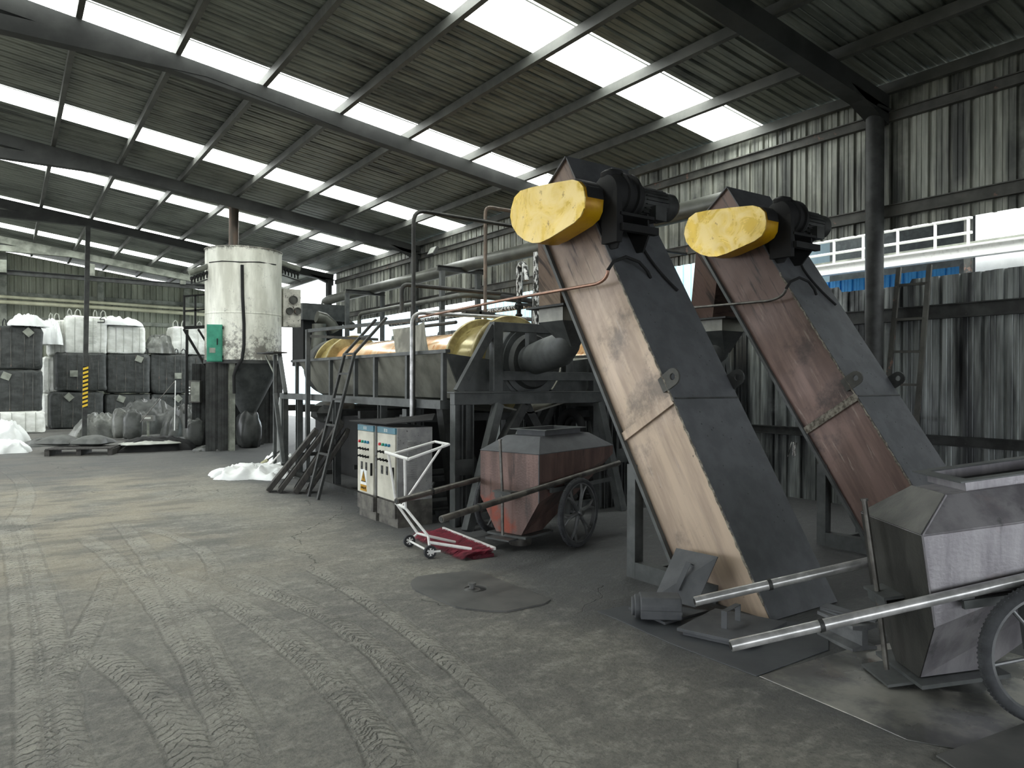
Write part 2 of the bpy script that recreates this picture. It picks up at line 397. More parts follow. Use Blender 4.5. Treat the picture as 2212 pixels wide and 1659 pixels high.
for i, y in enumerate(RY):
    if i == 0: continue
    mt = M_['beam_pale'] if i == 5 else M_['beam']
    root = thing('rafter', (8.45, y, zr(8.45)-.3), rlab[i], 'roof beam', 'rafters across the shed')
    w_ = .2 if i < 2 else .16
    b = MB(); dz = .265
    b.beam((8.5, y, zr(8.5)-dz), (RIDGE, y, zr(RIDGE)-dz), w_, .22); b.beam((RIDGE, y, zr(RIDGE)-dz), (-8.8, y, zr(-8.8)-dz), w_, .22)
    b.prism([(8.5, y-w_/2, zr(8.5)-.3), (7.7, y-w_/2, zr(7.7)-.3), (8.5, y-w_/2, zr(8.5)-.5)], (0, w_, 0))
    obj('top_chord', b, mt, root)
    if i >= 2:
        b = MB(); zt = 5.72
        b.prism([(4.1, y-w_/2-.004, zr(4.1)-.37), (2.2, y-w_/2-.004, zt-.10), (-3.2, y-w_/2-.004, zt-.08), (-3.2, y-w_/2-.004, zt+.10), (1.4, y-w_/2-.004, zt+.09), (2.6, y-w_/2-.004, zr(2.6)-.28)], (0, w_+.008, 0))
        obj('tie_beam', b, mt, root)
    # column
    b = MB(30); b.lathe((8.38, y, 0), (0, 0, 1), [(0, .1), (zr(8.4)-.34, .1)], 24)
    cl = {1: 'thick round steel column at right beside the ladder', 2: 'round steel wall column hidden behind the first conveyor', 3: 'round wall column behind the big horizontal pipe', 4: 'round column at the end of the upper wall cladding', 5: 'round column in the far right corner'}[i]
    root = thing('column', (8.38, y, 0), cl, 'column', 'round steel wall columns')
    obj('shaft', b, M_['steel'], root)
    b = MB(); b.b2((8.18, y-.2, 0), (8.58, y+.2, .02)); obj('base_plate', b, M_['steel'], root)
    b = MB(); b.b2((8.24, y-.12, zr(8.4)-.36), (8.52, y+.12, zr(8.4)-.33)); obj('cap_plate', b, M_['steel'], root)
# ================================================================ WALLS
def wallsheet(axis, c, a0, a1, z0, z1, depth=.03, zt=None):
    """trapezoid sheet. axis 'x': plane X=c running along Y; axis 'y': plane Y=c running along X"""
    n = round((a1-a0)/PITCHC); p = (a1-a0)/n; prof = []
    for i in range(n):
        a = a0+i*p
        prof += [(a, 0), (a+p*.25, 0), (a+p*.28, .006), (a+p*.31, 0), (a+p*.5, 0), (a+p*.53, .006), (a+p*.56, 0), (a+p*.76, 0), (a+p*.80, depth), (a+p*.93, depth), (a+p*.97, 0)]
    prof.append((a1, 0)); m = len(prof); vs = []
    for lev in range(2):
        for (a, h) in prof:
            z = (z0 if lev == 0 else (zt(a) if zt else z1))
            if lev == 0 and callable(z0): z = z0(a)
            vs.append((c+h, a, z) if axis == 'x' else (a, c+h, z))
    return vs, [(i, i+1, m+i+1, m+i) for i in range(m-1)]
b = MB(); b.add(*wallsheet('x', 8.58, -6, 22.2, 3.36, 5.0)); obj('wall_right', b, M_['wall'], kind='structure')
def fence_top(a):
    k = math.floor(a/.88); return 2.74 + .05*math.sin(k*2.3) + .02*math.sin(k*5.1)
b = MB(); b.add(*wallsheet('x', 8.74, -6, 19.0, 0, 0, zt=fence_top)); obj('wall_right', b, M_['fence'], kind='structure')
b = MB(); b.add(*wallsheet('y', 31.6, -9, 8.6, 0, 0, zt=lambda a: zr(a)-.12)); obj('wall_back', b, M_['backwall'], kind='structure')
b = MB(); b.add(*wallsheet('x', -9., -6, 3.9, 0, zr(-8.9)-.02)); b.add(*wallsheet('x', -9., 3.9, 14, 3.0, zr(-8.9)-.02)); obj('unseen_wall_left', b, M_['wall'], kind='structure')  # unseen wall, added so light from the left only enters low down
def girt(name, a, b_, m, label, w_=.07, h=.11, cat='wall girt', group='girts along the right wall'):
    q = MB(); q.beam(a, b_, .012, h); a = V(a); b_ = V(b_); d = (b_-a).normalized(); x = d.cross(V((0, 0, 1)))
    for s_ in (-1, 1): q.beam(a+V((0, 0, s_*h/2))-x*w_/2*0, b_+V((0, 0, s_*h/2)), w_, .012)
    return obj(name, q, m, label=label, cat=cat, group=group)
b = MB(); b.add(*wallsheet('y', -5.9, -9, 8.6, 3.0, 0, zt=lambda a: zr(a)-.05)); obj('unseen_wall_front', b, M_['wall'], kind='structure')  # unseen upper wall added to darken the near roof and right wall
girt('girt', (8.54, -6, 4.68), (8.54, 22.2, 4.68), M_['girt'], 'upper steel girt along the right wall just below the roof')
girt('girt', (8.54, -6, 3.57), (8.54, 22.2, 3.57), M_['girt'], 'rust-patched steel girt near the lower edge of the upper wall cladding', h=.13)
girt('girt', (8.70, -6, 2.36), (8.70, 19, 2.36), M_['steel'], 'dark steel girt across the stained fence sheets at right', h=.15)
girt('girt', (8.70, -6, .9), (8.70, 19, .9), M_['steel'], 'low girt across the fence sheets behind the carts', h=.1)
for j, z in enumerate((4.35, 3.95)):
    pass
bw = [(4.62, 'top pale girt on the back wall under the roof'), (3.75, 'broad pale girt across the middle of the back wall'), (2.95, 'thin girt on the back wall just above the white bags')]
for z, lb in bw: girt('girt', (-3, 31.5, z), (8.6, 31.5, z), M_['beam_pale'], lb, h=.14, group='girts on the back wall')
for k, x in enumerate((-.1, 2.9, 5.9)):
    b = MB(); b.ibeam((x, 31.42, 0), (x, 31.42, zr(x)-.2), .2, .16, .012, (0, 1, 0))
    obj('wall_post', b, M_['beam_pale'], label=['leftmost pale I-section post on the back wall', 'middle pale I-section post on the back wall above the white bags', 'right pale I-section post on the back wall behind the silo'][k], cat='wall post', group='posts on the back wall')
def arc(p, c, q, n=6):
    """smooth corner from p via c to q"""
    p, c, q = V(p), V(c), V(q); return [p*(1-t)**2+c*2*t*(1-t)+q*t*t for t in [i/n for i in range(n+1)]]
# ================================================================ CONVEYORS
def conveyor_side_mat(name, a, b_, soot, hi=3.2):
    s = NB(name); X, Y, Z = s.xyz()
    R = (math.radians(0), 0, 0)
    st = s.mapt((2, 9, 1.0), (math.radians(-31), 0, 0))
    col = s.mix(s.step(s.noise(1., 6, .62, st), .36, .66), lin(a), lin(b_))
    col = s.mix(s.math('MULTIPLY', s.step(s.noise(1.4, 7, .7), .5, .64), .75), col, lin(soot))
    col = s.mix(s.math('MULTIPLY', s.step(s.noise(2.4, 5, .6, st), .60, .70), .5), col, lin((186, 172, 158)))
    top = s.step(s.math('ADD', Z, s.math('MULTIPLY', s.noise(3, 5), 1.2)), hi-.9, hi+.5)
    col = s.mix(s.math('MULTIPLY', top, .85), col, lin((92, 74, 66)))
    blk = s.math('MULTIPLY', s.step(Z, hi-1.2, hi-.2), s.step(s.noise(1.7, 6, .65, st), .5, .66)); col = s.mix(blk, col, lin((50, 44, 42)))
    sp = s.step(s.noise(34, 3), .72, .76); col = s.mix(sp, col, lin((70, 66, 62)))
    s.base(col); s.rm(s.step(s.noise(2, 4), .3, .7, .38, .55), .25); s.bump(s.noise(3, 3), .1, .03)
    return s.m
M_['side_tan'] = conveyor_side_mat('tan_casing', (194, 174, 152), (166, 147, 129), (104, 96, 88), 3.1)
M_['side_brown'] = conveyor_side_mat('brown_casing', (140, 116, 106), (112, 92, 84), (58, 54, 52), 2.9)
def yellow_mat(name, seed):
    s = NB(name); v = s.map((1, 1, 1)); n = s.noise(2.6+seed, 5, .6, v, 1.2)
    col = s.mix(s.step(n, .38, .62), lin((206, 174, 66)), lin((226, 202, 132)))
    col = s.mix(s.math('MULTIPLY', s.step(s.noise(9+seed, 6, .7), .60, .68), .8), col, lin((120, 92, 40)))
    s.base(col); s.rm(s.step(n, .3, .7, .22, .38), .35); s.bump(s.noise(4, 2, .4), .35, .05); return s.m
M_['yel1'] = yellow_mat('yellow_guard_paint', 0); M_['yel2'] = yellow_mat('yellow_guard_worn', 1.4)
M_['yel_rim'] = mat('yellow_rim', (206, 160, 20), (180, 130, 20), .35, .2, 4., spots=(60, 50, 30))
M_['weld'] = mat('weld_bead', (170, 164, 150), (100, 94, 84), .6, .4, 30., bump=.6)
GUARD = [(1104, 450), (1102, 468), (1106, 488), (1117, 506), (1133, 519), (1150, 525), (1166, 524), (1186, 515), (1215, 497), (1240, 481), (1254, 467), (1261, 450), (1263, 425), (1260, 404), (1250, 392), (1236, 388), (1200, 394), (1150, 404), (1124, 412), (1111, 426)]
def conveyor(X0, ang, y0, wd, side_m, yel, lab, labs, hx, dz=0.):
    root = thing('inclined_elevator', (X0+wd/2, y0+.3, 0), lab, 'conveyor', 'inclined bucket elevators')
    T = math.tan(math.radians(ang)); D = .735 if ang > 58 else .77
    def pl(z): return y0 + z/T
    zt = 3.54+dz; yt = pl(zt)
    prof = [(y0+.02, .0), (yt, zt), (yt+.17, zt-.13), (yt+.47, zt-.38), (yt+.46, zt-.60), (pl(zt-.67)+D, zt-.69), (y0+D, 0)]
    # casing side plates and body
    b = MB(); b.prism([(X0+.004, y, z) for y, z in prof], (wd-.008, 0, 0)); obj('casing', b, side_m, root)
    b = MB()   # dust covered upper face plate
    n_ = V((0, -math.sin(math.radians(ang)), math.cos(math.radians(ang))))
    d_ = V((0, math.cos(math.radians(ang)), math.sin(math.radians(ang))))
    L = zt/math.sin(math.radians(ang)) 
    c0 = V((X0, y0, 0)); q = [c0+V((-.012, 0, 0)), c0+V((wd+.012, 0, 0))]
    b.prism([q[0]+n_*.0, q[1]+n_*.0, q[1]+d_*L, q[0]+d_*L], n_*.012); obj('top_plate', b, M_['dust'], root)
    b = MB(20); rr = random.Random(5)
    for i in range(60):
        t_ = L*(.15+.55*rr.random()); x_ = wd*(.1+.8*rr.random()); b.lathe(c0+d_*t_+V((x_, 0, 0))+n_*.012, n_, [(0, .007), (.003, .004)], 8)
    tag(obj('rivet_marks', b, M_['steel2'], root), kind='stuff')
    b = MB(); b.prism([V((X0-.02, yt-.01, zt+.004)), V((X0+wd+.02, yt-.01, zt+.004)), V((X0+wd+.02, yt+.49, zt-.38)), V((X0-.02, yt+.49, zt-.38))], (0, .008, .012))
    obj('head_cover', b, M_['dust'], root)
    # weld seam along the left edge
    b = MB(40); pts = []
    for i in range(70):
        t = .1+(L-1.3)*i/69; pts.append(c0+d_*t+V((-.012, 0, 0))+n_*(.004*math.sin(i*2.3)))
    b.tube(pts, [.006+.006*abs(math.sin(i*1.7)*math.cos(i*.9)) for i in range(70)], 6); obj('weld_seam', b, M_['weld'], root)
    # edge flanges (rear edge)
    b = MB(); r0 = V((X0, y0+D, 0)); b.beam(r0+V((-.02, -.01, .0)), r0+V((-.02, -.01, 0))+d_*(L-.75), .035, .03, n_); obj('edge_angle', b, M_['steel2'], root)
    # section joint flange
    t = 1.53/math.sin(math.radians(ang))*.93; p = c0+d_*t
    b = MB(); b.beam(p+V((-.014, 0, 0))-n_*.0, p+V((-.014, 0, 0))-n_*D*math.sin(math.radians(ang)), .012, .07, d_); obj('joint_strip', b, M_['weld'] if ang < 58 else side_m, root)
    b = MB(); b.beam(p+n_*.014, p+V((wd, 0, 0))+n_*.014, .012, .008, n_); obj('joint_line', b, M_['steel'], root)
    # lifting lugs
    for k, xx in enumerate((X0-.018, X0+wd+.004)):
        b = MB(30); c = c0+d_*(1.50/math.sin(math.radians(ang))*1.03)+n_*.09; c.x = xx; pts = []
        for i in range(13):
            a = math.pi*i/12; pts.append(c+d_*(.065*math.cos(a))+n_*(.065*math.sin(a)))
        outer = [c-n_*.13+d_*.065] + pts + [c-n_*.13-d_*.065]
        hole = [c+d_*(.026*math.cos(2*math.pi*i/16))+n_*(.026*math.sin(2*math.pi*i/16)) for i in range(16)]
        # ring built from quads between hole and outline
        def out_at(i):
            a = 2*math.pi*i/16; dx, dn = math.cos(a), math.sin(a)
            if dn >= 0: return c+d_*(.065*dx)+n_*(.065*dn)
            k_ = min(.065/max(1e-4, abs(dx)), .14/max(1e-4, abs(dn))); return c+d_*(dx*k_)+n_*(dn*k_)
        ou = [out_at(i) for i in range(16)]; vs = []
        for off in (0, .016):
            vs += [h+V((off, 0, 0)) for h in hole]+[o+V((off, 0, 0)) for o in ou]
        fs = []
        for i in range(16):
            j = (i+1) % 16
            fs += [(i, j, 16+j, 16+i), (32+j, 32+i, 48+i, 48+j), (i, 32+i, 32+j, j), (16+j, 48+j, 48+i, 16+i)]
        b.add(vs, fs); obj('lifting_lug', b, M_['girt'] if k == 0 else M_['steel'], root)
    # discharge chute to the drum hopper
    b = MB(); yc = yt+.58
    b.loft([[(X0+.02, yc-.45, zt-.8), (X0+wd-.02, yc-.45, zt-.8), (X0+wd-.02, yc-.13, zt-.62), (X0+.02, yc-.13, zt-.62)],
            [(X0+.27, yc-.16, 2.30), (X0+.65, yc-.16, 2.30), (X0+.65, yc+.18, 2.30), (X0+.27, yc+.18, 2.30)]]); obj('discharge_chute', b, side_m, root)
    # yellow belt guard, outline laid in its own plane
    dY = y0-2.93 + (0 if ang > 58 else hx); pts = []
    for (px, py) in GUARD:
        p = at_x(px, py, 3.80); pts.append(V((X0-.29, p.y+dY, p.z+dz)))
    g = MB(35); g.prism([p+V((.012, 0, 0)) for p in pts], (.19, 0, 0)); og = obj('belt_guard_rim', g, M_['yel_rim'], root)
    g = MB(); g.prism(pts, (.012, 0, 0)); obj('belt_guard', g, yel, root, label='yellow rounded sheet metal guard face')
    # dark dusty top of the rim near the motor
    g = MB(35); tp = [p for p in pts[12:16]]
    ext = [p+V((.03, 0, .004)) for p in tp]; g.loft([[e, e+V((.175, 0, 0)), e+V((.175, 0, .012)), e+V((0, 0, .012))] for e in ext]); obj('rim_dust', g, M_['black'], root)
    # gear motor
    yc = 4.53+dY; zc = 3.11+dz
    g = MB(30); g.lathe((X0-.06, yc, zc), (1, 0, 0), [(0, .06), (.03, .15), (.09, .17), (.14, .17), (.15, .19), (.175, .19), (.18, .165), (.25, .165), (.255, .19), (.28, .19), (.285, .16), (.36, .14), (.37, .12)], 28)
    g.blob((X0+.06, yc, zc+.16), (.2, .16, .1), 14, .7, amp=.1, seed=2); obj('gear_reducer', g, M_['black'], root)
    g = MB(30); g.lathe((X0+.31, yc, zc-.02), (1, 0, 0), [(0, .1), (.02, .115), (.30, .115), (.31, .125), (.41, .125), (.45, .10), (.46, .03)], 24)
    for i in range(22):
        a = 2*math.pi*i/22; c = V((X0+.47, yc+math.cos(a)*.122, zc-.02+math.sin(a)*.122)); g.beam(c-V((.13, 0, 0)), c+V((.13, 0, 0)), .006, .024, (0, math.cos(a), math.sin(a)))
    mo = obj('motor', g, M_['steel'], root)
    g = MB(); g.box((X0+.47, yc-.10, zc-.13), (.13, .12, .12)); obj('terminal_box', g, M_['steel'], mo)
    # motor bracket on the upper face
    g = MB()
    for k in range(2):
        xx = X0+.02+.3*k; zb = zc-.2; g.prism([(xx, pl(zb-.26)-.01, zb-.26), (xx, pl(zb+.1)-.01, zb+.1), (xx, yc-.14, zb+.05), (xx, yc-.16, zb-.12), (xx, pl(zb-.26)-.09, zb-.26)], (.02, 0, 0))
    g.b2((X0+.0, yc-.17, zc-.2), (X0+.38, pl(zc-.2), zc-.175)); g.b2((X0+.0, yc-.2, zc-.33), (X0+.40, yc-.14, zc-.27)); g.b2((X0-.04, yc-.16, zc-.42), (X0+.02, pl(zc-.42), zc+.0))
    obj('motor_bracket', g, M_['black'], root)
    # power cable
    g = MB(40); f = lambda t, x: c0+d_*t+V((x, 0, 0))+n_*.03
    L1 = 3.05/math.sin(math.radians(ang))
    g.tube(arc(V((X0+.47, yc-.1, zc-.19)), f(L1-.15, .36), f(L1-.48, .42), 8)+arc(f(L1-.48, .42), f(L1-.68, .46), f(L1-.86, .60), 6)[1:], .012, 8); obj('power_cable', g, M_['black'], root)
    # support frame in front
    yp = y0+1.24; xs = X0-.02
    g = MB(); g.b2((xs, yp, 0), (xs+.09, yp+.09, (yp-y0-D)*T+.06)); obj('support_post', g, M_['steel2'], root)
    g = MB(); g.b2((xs+wd-.05, yp, 0), (xs+wd+.04, yp+.09, (yp-y0-D)*T+.06)); obj('support_post', g, M_['steel2'], root)
    g = MB(); g.b2((xs-.0, yp-.8, 0), (xs+.09, yp-.002, .13)); g.b2((xs+.092, yp+.01, 0), (xs+wd-.052, yp+.06, .05)); obj('base_rail', g, M_['steel2'], root)
    return root
conveyor(4.09, 58.9, 2.93, .72, M_['side_tan'], M_['yel1'], 'inclined elevator with a clean tan casing and brighter yellow guard', '', 0)
conveyor(6.40, 56.5, 2.75, .72, M_['side_brown'], M_['yel2'], 'inclined elevator with a sooty brown casing and scratched yellow guard', '', .17, .11)
# conduits
def tubeobj(name, pts, r, m, label, cat, group=None, n=10, sm=40):
    b = MB(sm); b.tube(pts, r, n); return obj(name, b, m, label=label, cat=cat, group=group)
for (xx, uu, lb, m2) in ((4.0, [(905, 686), (1080, 650), (1285, 614), (1313, 606), (1313, 584)], 'thin copper coloured conduit running along to the tan elevator', 'copper'),
                         (6.31, [(1400, 674), (1481, 666), (1660, 650), (1695, 643), (1698, 624)], 'thin grey conduit running along to the brown elevator', 'galv_dark')):
    P = [at_x(px, py, xx) for px, py in uu]
    tubeobj('conduit', P[:3]+arc(P[2], P[3], P[4])[1:], .014, M_[m2], lb, 'pipe', 'electrical conduits')
    # flexible hose from the conduit end
    e = P[4]; tubeobj('cable_loop', [e, e+V((.04, -.02, .07)), e+V((.16, -.04, .12)), e+V((.30, -.05, .09)), e+V((.40, -.05, .02)), e+V((.44, -.045, -.03))], .014, M_['black'], 'black cable loop leaving the end of the %s conduit' % ('copper' if xx < 5 else 'grey'), 'cable', 'cable loops on the elevators')
# ================================================================ DRUM MACHINES
def drum_mat():
    s = NB('orange_drum_paint'); X, Y, Z = s.xyz()
    n = s.noise(1., 4, .6, s.map((.6, 9, .6))); n2 = s.noise(2.2, 5, .6, s.map((1, 1.6, 1)), 1.)
    col = s.mix(s.step(n, .4, .62), lin((230, 174, 116)), lin((240, 206, 162)))
    col = s.mix(s.step(n2, .58, .66), col, lin((196, 118, 50)))
    s.base(col); s.rm(.16, .15); s.b.inputs['Coat Weight'].default_value = .5; s.b.inputs['Coat Roughness'].default_value = .08
    return s.m
M_['drum'] = drum_mat()
M_['ring'] = mat('olive_gold_paint', (194, 180, 124), (158, 142, 90), .2, .3, 3., spots=(110, 92, 50), spot_hi=.63)
M_['ring_rim'] = mat('greasy_ring_rim', (186, 174, 124), (138, 124, 84), .3, .35, 6.)
M_['trough'] = mat('trough_steel', (140, 140, 130), (100, 100, 93), .42, .3, 2.2, stretch=(1, 1, 1), spots=(146, 142, 132), spot_hi=.68, bump=.05)
def drum_machine(ox, labels):
    X0 = 5.1+ox; zc = 1.79
    A = lambda x, y, z: V((x+ox, y, z))
    root = thing('rotary_drum', (X0, 10., 1.36), labels[0], 'drum', 'rotary drums')
    b = MB(30); b.lathe((X0, 7.38, zc), (0, 1, 0), [(0, .42), (5.85, .42)], 64); obj('barrel', b, M_['drum'], root)
    b = MB(30); b.lathe((X0, 6.96, zc), (0, 1, 0), [(0, .40), (.40, .40)], 64); obj('feed_section', b, M_['steel2'], root)
    for (ya, yb, r) in ((7.40, 8.02, .49), (12.25, 12.8, .49)):
        b = MB(30); b.lathe((X0, ya, zc), (0, 1, 0), [(0, r), (yb-ya, r)], 64); obj('sleeve', b, M_['ring'], root)
        for y in (ya, yb):
            b = MB(25); b.lathe((X0, y-.03, zc), (0, 1, 0), [(0, r-.1), (0, r+.075), (.008, r+.085), (.05, r+.085), (.06, r+.075), (.06, r-.1)], 72, cap=False); obj('ring', b, M_['ring_rim'], root)
    b = MB(25); b.lathe((X0, 7.36, zc), (0, 1, 0), [(0, .38), (0, .50), (.02, .50), (.02, .38)], 64, cap=False); obj('ring_face', b, M_['ring'], root)
    for (y, r, w_) in ((6.98, .44, .10), (7.16, .40, .08)):
        b = MB(25); b.lathe((X0, y, zc), (0, 1, 0), [(0, r-.09), (0, r), (.01, r+.012), (w_-.01, r+.012), (w_, r), (w_, r-.09)], 60); obj('feed_ring', b, M_['steel2'], root)
    b = MB(25); b.lathe((X0, 6.90, zc), (0, 1, 0), [(.0, .12), (.0, .30), (.08, .34), (.08, .12)], 48); obj('end_plate', b, M_['steel'], root)
    b = MB(25); b.lathe((X0, 13.05, zc), (0, 1, 0), [(0, .40), (.0, .52), (.03, .54), (.24, .54), (.26, .5), (.5, .5)], 64); obj('end_hood', b, M_['steel'], root)
    tr = thing('water_trough', (X0, 9.4, 1.36), labels[1], 'trough', 'troughs under the drums')
    b = MB(); x0, x1 = 3.94+ox, 6.14+ox; y0, y1 = 6.98, 11.85
    def sec(y, q=0): return [(x0, y, 1.86), (x0+.02, y, 1.86), (x0+.24, y-q, 1.38), (X0, y-q, 1.19), (x1-.24, y-q, 1.38), (x1-.02, y, 1.86), (x1, y, 1.86), (x1-.22, y-q, 1.36), (X0, y-q, 1.17), (x0+.22, y-q, 1.36)]
    b.loft([sec(y0), sec(y1, .35)]); obj('trough_shell', b, M_['trough'], tr)
    def endp(y, t):
        pts = [(x0, y, 1.86)]
        for i in range(13):
            a = math.pi+math.pi*i/12; pts.append((X0+.46*math.cos(a), y, max(1.38, zc+.46*math.sin(a))))
        return MB().prism(pts+[(x1, y, 1.86), (x1-.22, y, 1.36), (x0+.22, y, 1.36)], (0, t, 0))
    obj('end_plate', endp(y0-.01, -.012), M_['steel2'], tr)
    b = MB(); b.b2((x0-.05, y0-.1, 1.86), (x0+.01, y1+.25, 1.90)); obj('rim_angle', b, M_['steel2'], tr)
    for y in (6.96, 7.83, 8.75, 9.4, 10.33, 11.3, 11.85):
        b = MB(); b.b2((x0-.05, y-.025, 1.345), (x0, y+.025, 1.858)); obj('stiffener', b, M_['steel2'], tr)
    pl = thing('support_platform', (X0, 9.6, 0), labels[2], 'platform', 'steel platforms under the drums')
    for (n_, xa, xb, ya, yb) in (('front_beam', 3.86, 3.98, 6.94, 12.6), ('back_beam', 6.0, 6.1, 6.94, 12.6)):
        b = MB(); b.b2((xa+ox, ya, 1.25), (xb+ox, yb, 1.345)); obj(n_, b, M_['steel2'], pl)
    for y in (8.1, 9.4, 10.2, 11.9, 12.5):
        b = MB(); b.b2((3.98+ox, y, 1.04), (6.0+ox, y+.08, 1.14)); obj('cross_beam', b, M_['steel'], pl)
    for (x, y) in ((3.88, 8.55), (3.88, 10.1), (3.88, 11.75), (3.88, 12.5), (6.02, 7.4), (6.02, 9.5), (6.02, 11.8)):
        b = MB(); b.ibeam((x+.04+ox, y, 0), (x+.04+ox, y, 1.25), .09, .1, .012, (0, 1, 0)); obj('leg', b, M_['steel2'], pl)
    b = MB(); b.b2((3.86+ox, 7.15, .0), (3.93+ox, 12.5, .07)); obj('floor_rail', b, M_['steel'], pl)
    for y in (7.9, 8.55, 9.6, 11.75):
        b = MB(); b.b2((3.93+ox, y, .0), (6.0+ox, y+.07, .07)); obj('floor_rail', b, M_['steel'], pl)
        b = MB(); b.b2((3.98+ox, y, .32), (6.0+ox, y+.05, .38)); obj('cross_rail', b, M_['steel'], pl)
    fr = thing('drive_frame', (X0, 6.8, 0), labels[3], 'frame', 'drive end frames')
    m = M_['steel2']; ya, yb = 6.70, 6.80
    def bb(name, a, c): q = MB(); q.b2(A(*a), A(*c)); return obj(name, q, m, fr, bevel=.004)
    for dy in (0, 1.15):
        if dy: bb('platform_beam', (4.0, ya+dy, 1.22), (6.14, yb+dy, 1.34))
        else:
            bb('platform_beam', (3.90, ya, 1.30), (6.16, yb, 1.43)); bb('beam_flange', (3.88, ya-.03, 1.425), (6.16, yb+.03, 1.44))
            for x in (4.40, 5.84): bb('frame_post', (x, ya, 1.44), (x+.12, yb, 2.21))
            for x in (4.88, 5.42): bb('frame_post', (x, ya+.01, 1.66), (x+.11, yb-.01, 2.11))
            bb('top_beam', (4.52, ya, 2.11), (5.84, yb, 2.21)); bb('mid_beam', (4.52, ya, 1.565), (5.84, yb, 1.665))
            for (p, q_) in (((4.42, ya+.05, 2.16), (3.97, ya+.05, 1.44)), ((5.94, ya+.05, 2.16), (6.12, ya+.05, 1.44))):
                q = MB(); q.beam(A(*p), A(*q_), .09, .07, (0, 1, 0)); obj('brace', q, m, fr)
        for (x, w_) in ((3.955, 0), (4.09, 0), (5.98, 0), (6.1, 0)):
            q = MB(); q.ibeam(A(x, ya+.05+dy, 0), A(x, ya+.05+dy, 1.22 if dy else 1.30), .11, .10, .014, (1, 0, 0)); obj('leg', q, m, fr)
        if dy == 0:
            for (p, q_) in (((4.44, ya-.02, 1.30), (3.93, ya-.22, 0)), ((5.9, ya-.02, 1.30), (6.1, ya-.22, 0))):
                q = MB(); q.beam(A(*p), A(*q_), .09, .11, (0, 1, 0)); obj('raking_leg', q, m, fr)
            q = MB(); q.b2(A(3.90, ya-.01, .55), A(4.14, ya-.0, .72)); obj('tie_plate', q, m, fr)
    for (p, q_) in (((4.25, 7.0, .1), (5.0, 7.0, 1.28)), ((5.05, 7.05, 1.28), (5.8, 7.05, .1)), ((4.15, 7.4, 1.25), (4.15, 7.1, .1)), ((4.9, 7.6, .1), (4.3, 7.6, 1.25)), ((5.2, 7.6, .1), (5.9, 7.6, 1.25))):
        q = MB(); q.beam(A(*p), A(*q_), .10, .14, (0, 1, 0)); obj('diagonal_brace', q, M_['steel'], fr)
    for k in range(4): bb('support_roller', (4.62+.78*(k % 2), 6.98+.85*(k//2), 1.30), (4.80+.78*(k % 2), 7.1+.85*(k//2), 1.46))
    for y in (6.9, 7.3): bb('floor_rail', (4.0, y, 0), (6.1, y+.08, .08)); 
    hp = thing('feed_hopper', (4.55+ox, 5.64, 1.5), labels[4], 'hopper', 'feed hoppers under the elevators')
    xh, yh = 4.55, 5.64
    def sq(x, y, z, a, b_=None): b_ = b_ or a; return [A(x-a, y-b_, z), A(x+a, y-b_, z), A(x+a, y+b_, z), A(x-a, y+b_, z)]
    q = MB(); q.b2(A(xh-.27, yh-.30, 2.27), A(xh+.27, yh+.30, 2.29)); obj('flange', q, M_['steel'], hp)
    q = MB(); q.loft([sq(xh, yh, 2.14, .19), sq(xh, yh, 2.27, .19)]); obj('throat', q, M_['trough'], hp)
    q = MB(); q.loft([sq(xh+.10, yh+.02, 1.90, .05), sq(xh, yh, 2.14, .19)]); obj('cone', q, M_['steel2'], hp)
    q = MB(45); q.tube([A(xh+.05, yh+.0, 2.12), A(xh+.07, yh+.03, 2.02), A(xh+.10, yh+.12, 1.94), A(xh+.16, yh+.30, 1.88), A(xh+.26, yh+.62, 1.85), A(xh+.50, yh+1.26, 1.80)], [.08, .11, .15, .175, .18, .18], 28); obj('spout', q, M_['steel2'], hp)
    return root
drum_machine(0, ['orange and gold rotating drum lying in the trough, nearer the camera', 'long grey sheet steel trough holding the near orange drum', 'dark steel platform carrying the near trough beside the control cabinets', 'dark steel drive frame round the near drum end, above the rusty hopper cart', 'square grey feed hopper at the near drum end below the tan elevator head'])
drum_machine(2.31, ['orange drum of the second line seen just left of the tan elevator', 'grey trough of the second line behind the near drum', 'dark platform of the second line in the shade behind', 'dark drive frame of the second line seen between the two elevators', 'square hopper between the two elevator casings below the brown elevator head'])
# curved splash sheet
b = MB(60)
L1 = [(843, 711), (847, 730), (850, 745), (853, 760), (857, 777)]; R1 = [(910, 694), (913, 712), (917, 735), (922, 755), (929, 775)]
n = 9; rows_ = []
for i in range(5):
    p = at_x(*L1[i], 4.05+.0*i); q = at_x(*R1[i], 4.05); r = []
    for k in range(n):
        t = k/(n-1); v = p.lerp(q, t); v.x += .10*math.sin(math.pi*t) - .02*(4-i)*0 + .03*(4-i)/4; r.append(v)
    rows_.append(r)
vs = [v for r in rows_ for v in r] + [v+V((.012, 0, 0)) for r in rows_ for v in r]; N_ = 5*n; fs = []
for i in range(4):
    for k in range(n-1):
        a = i*n+k; fs += [(a, a+1, a+n+1, a+n), (N_+a, N_+a+n, N_+a+n+1, N_+a+1)]
for k in range(n-1): fs += [(k, N_+k, N_+k+1, k+1), (4*n+k, 4*n+k+1, N_+4*n+k+1, N_+4*n+k)]
for i in range(4): fs += [(i*n, i*n+n, N_+i*n+n, N_+i*n), (i*n+n-1, N_+i*n+n-1, N_+i*n+2*n-1, i*n+2*n-1)]
b.add(vs, fs); obj('splash_sheet', b, mat('stained_sheet', (158, 156, 142), (104, 102, 92), .5, .3, 5., stretch=(1, 1, .5)), label='curved stained grey metal sheet standing on the trough rim over the drum', cat='metal sheet')
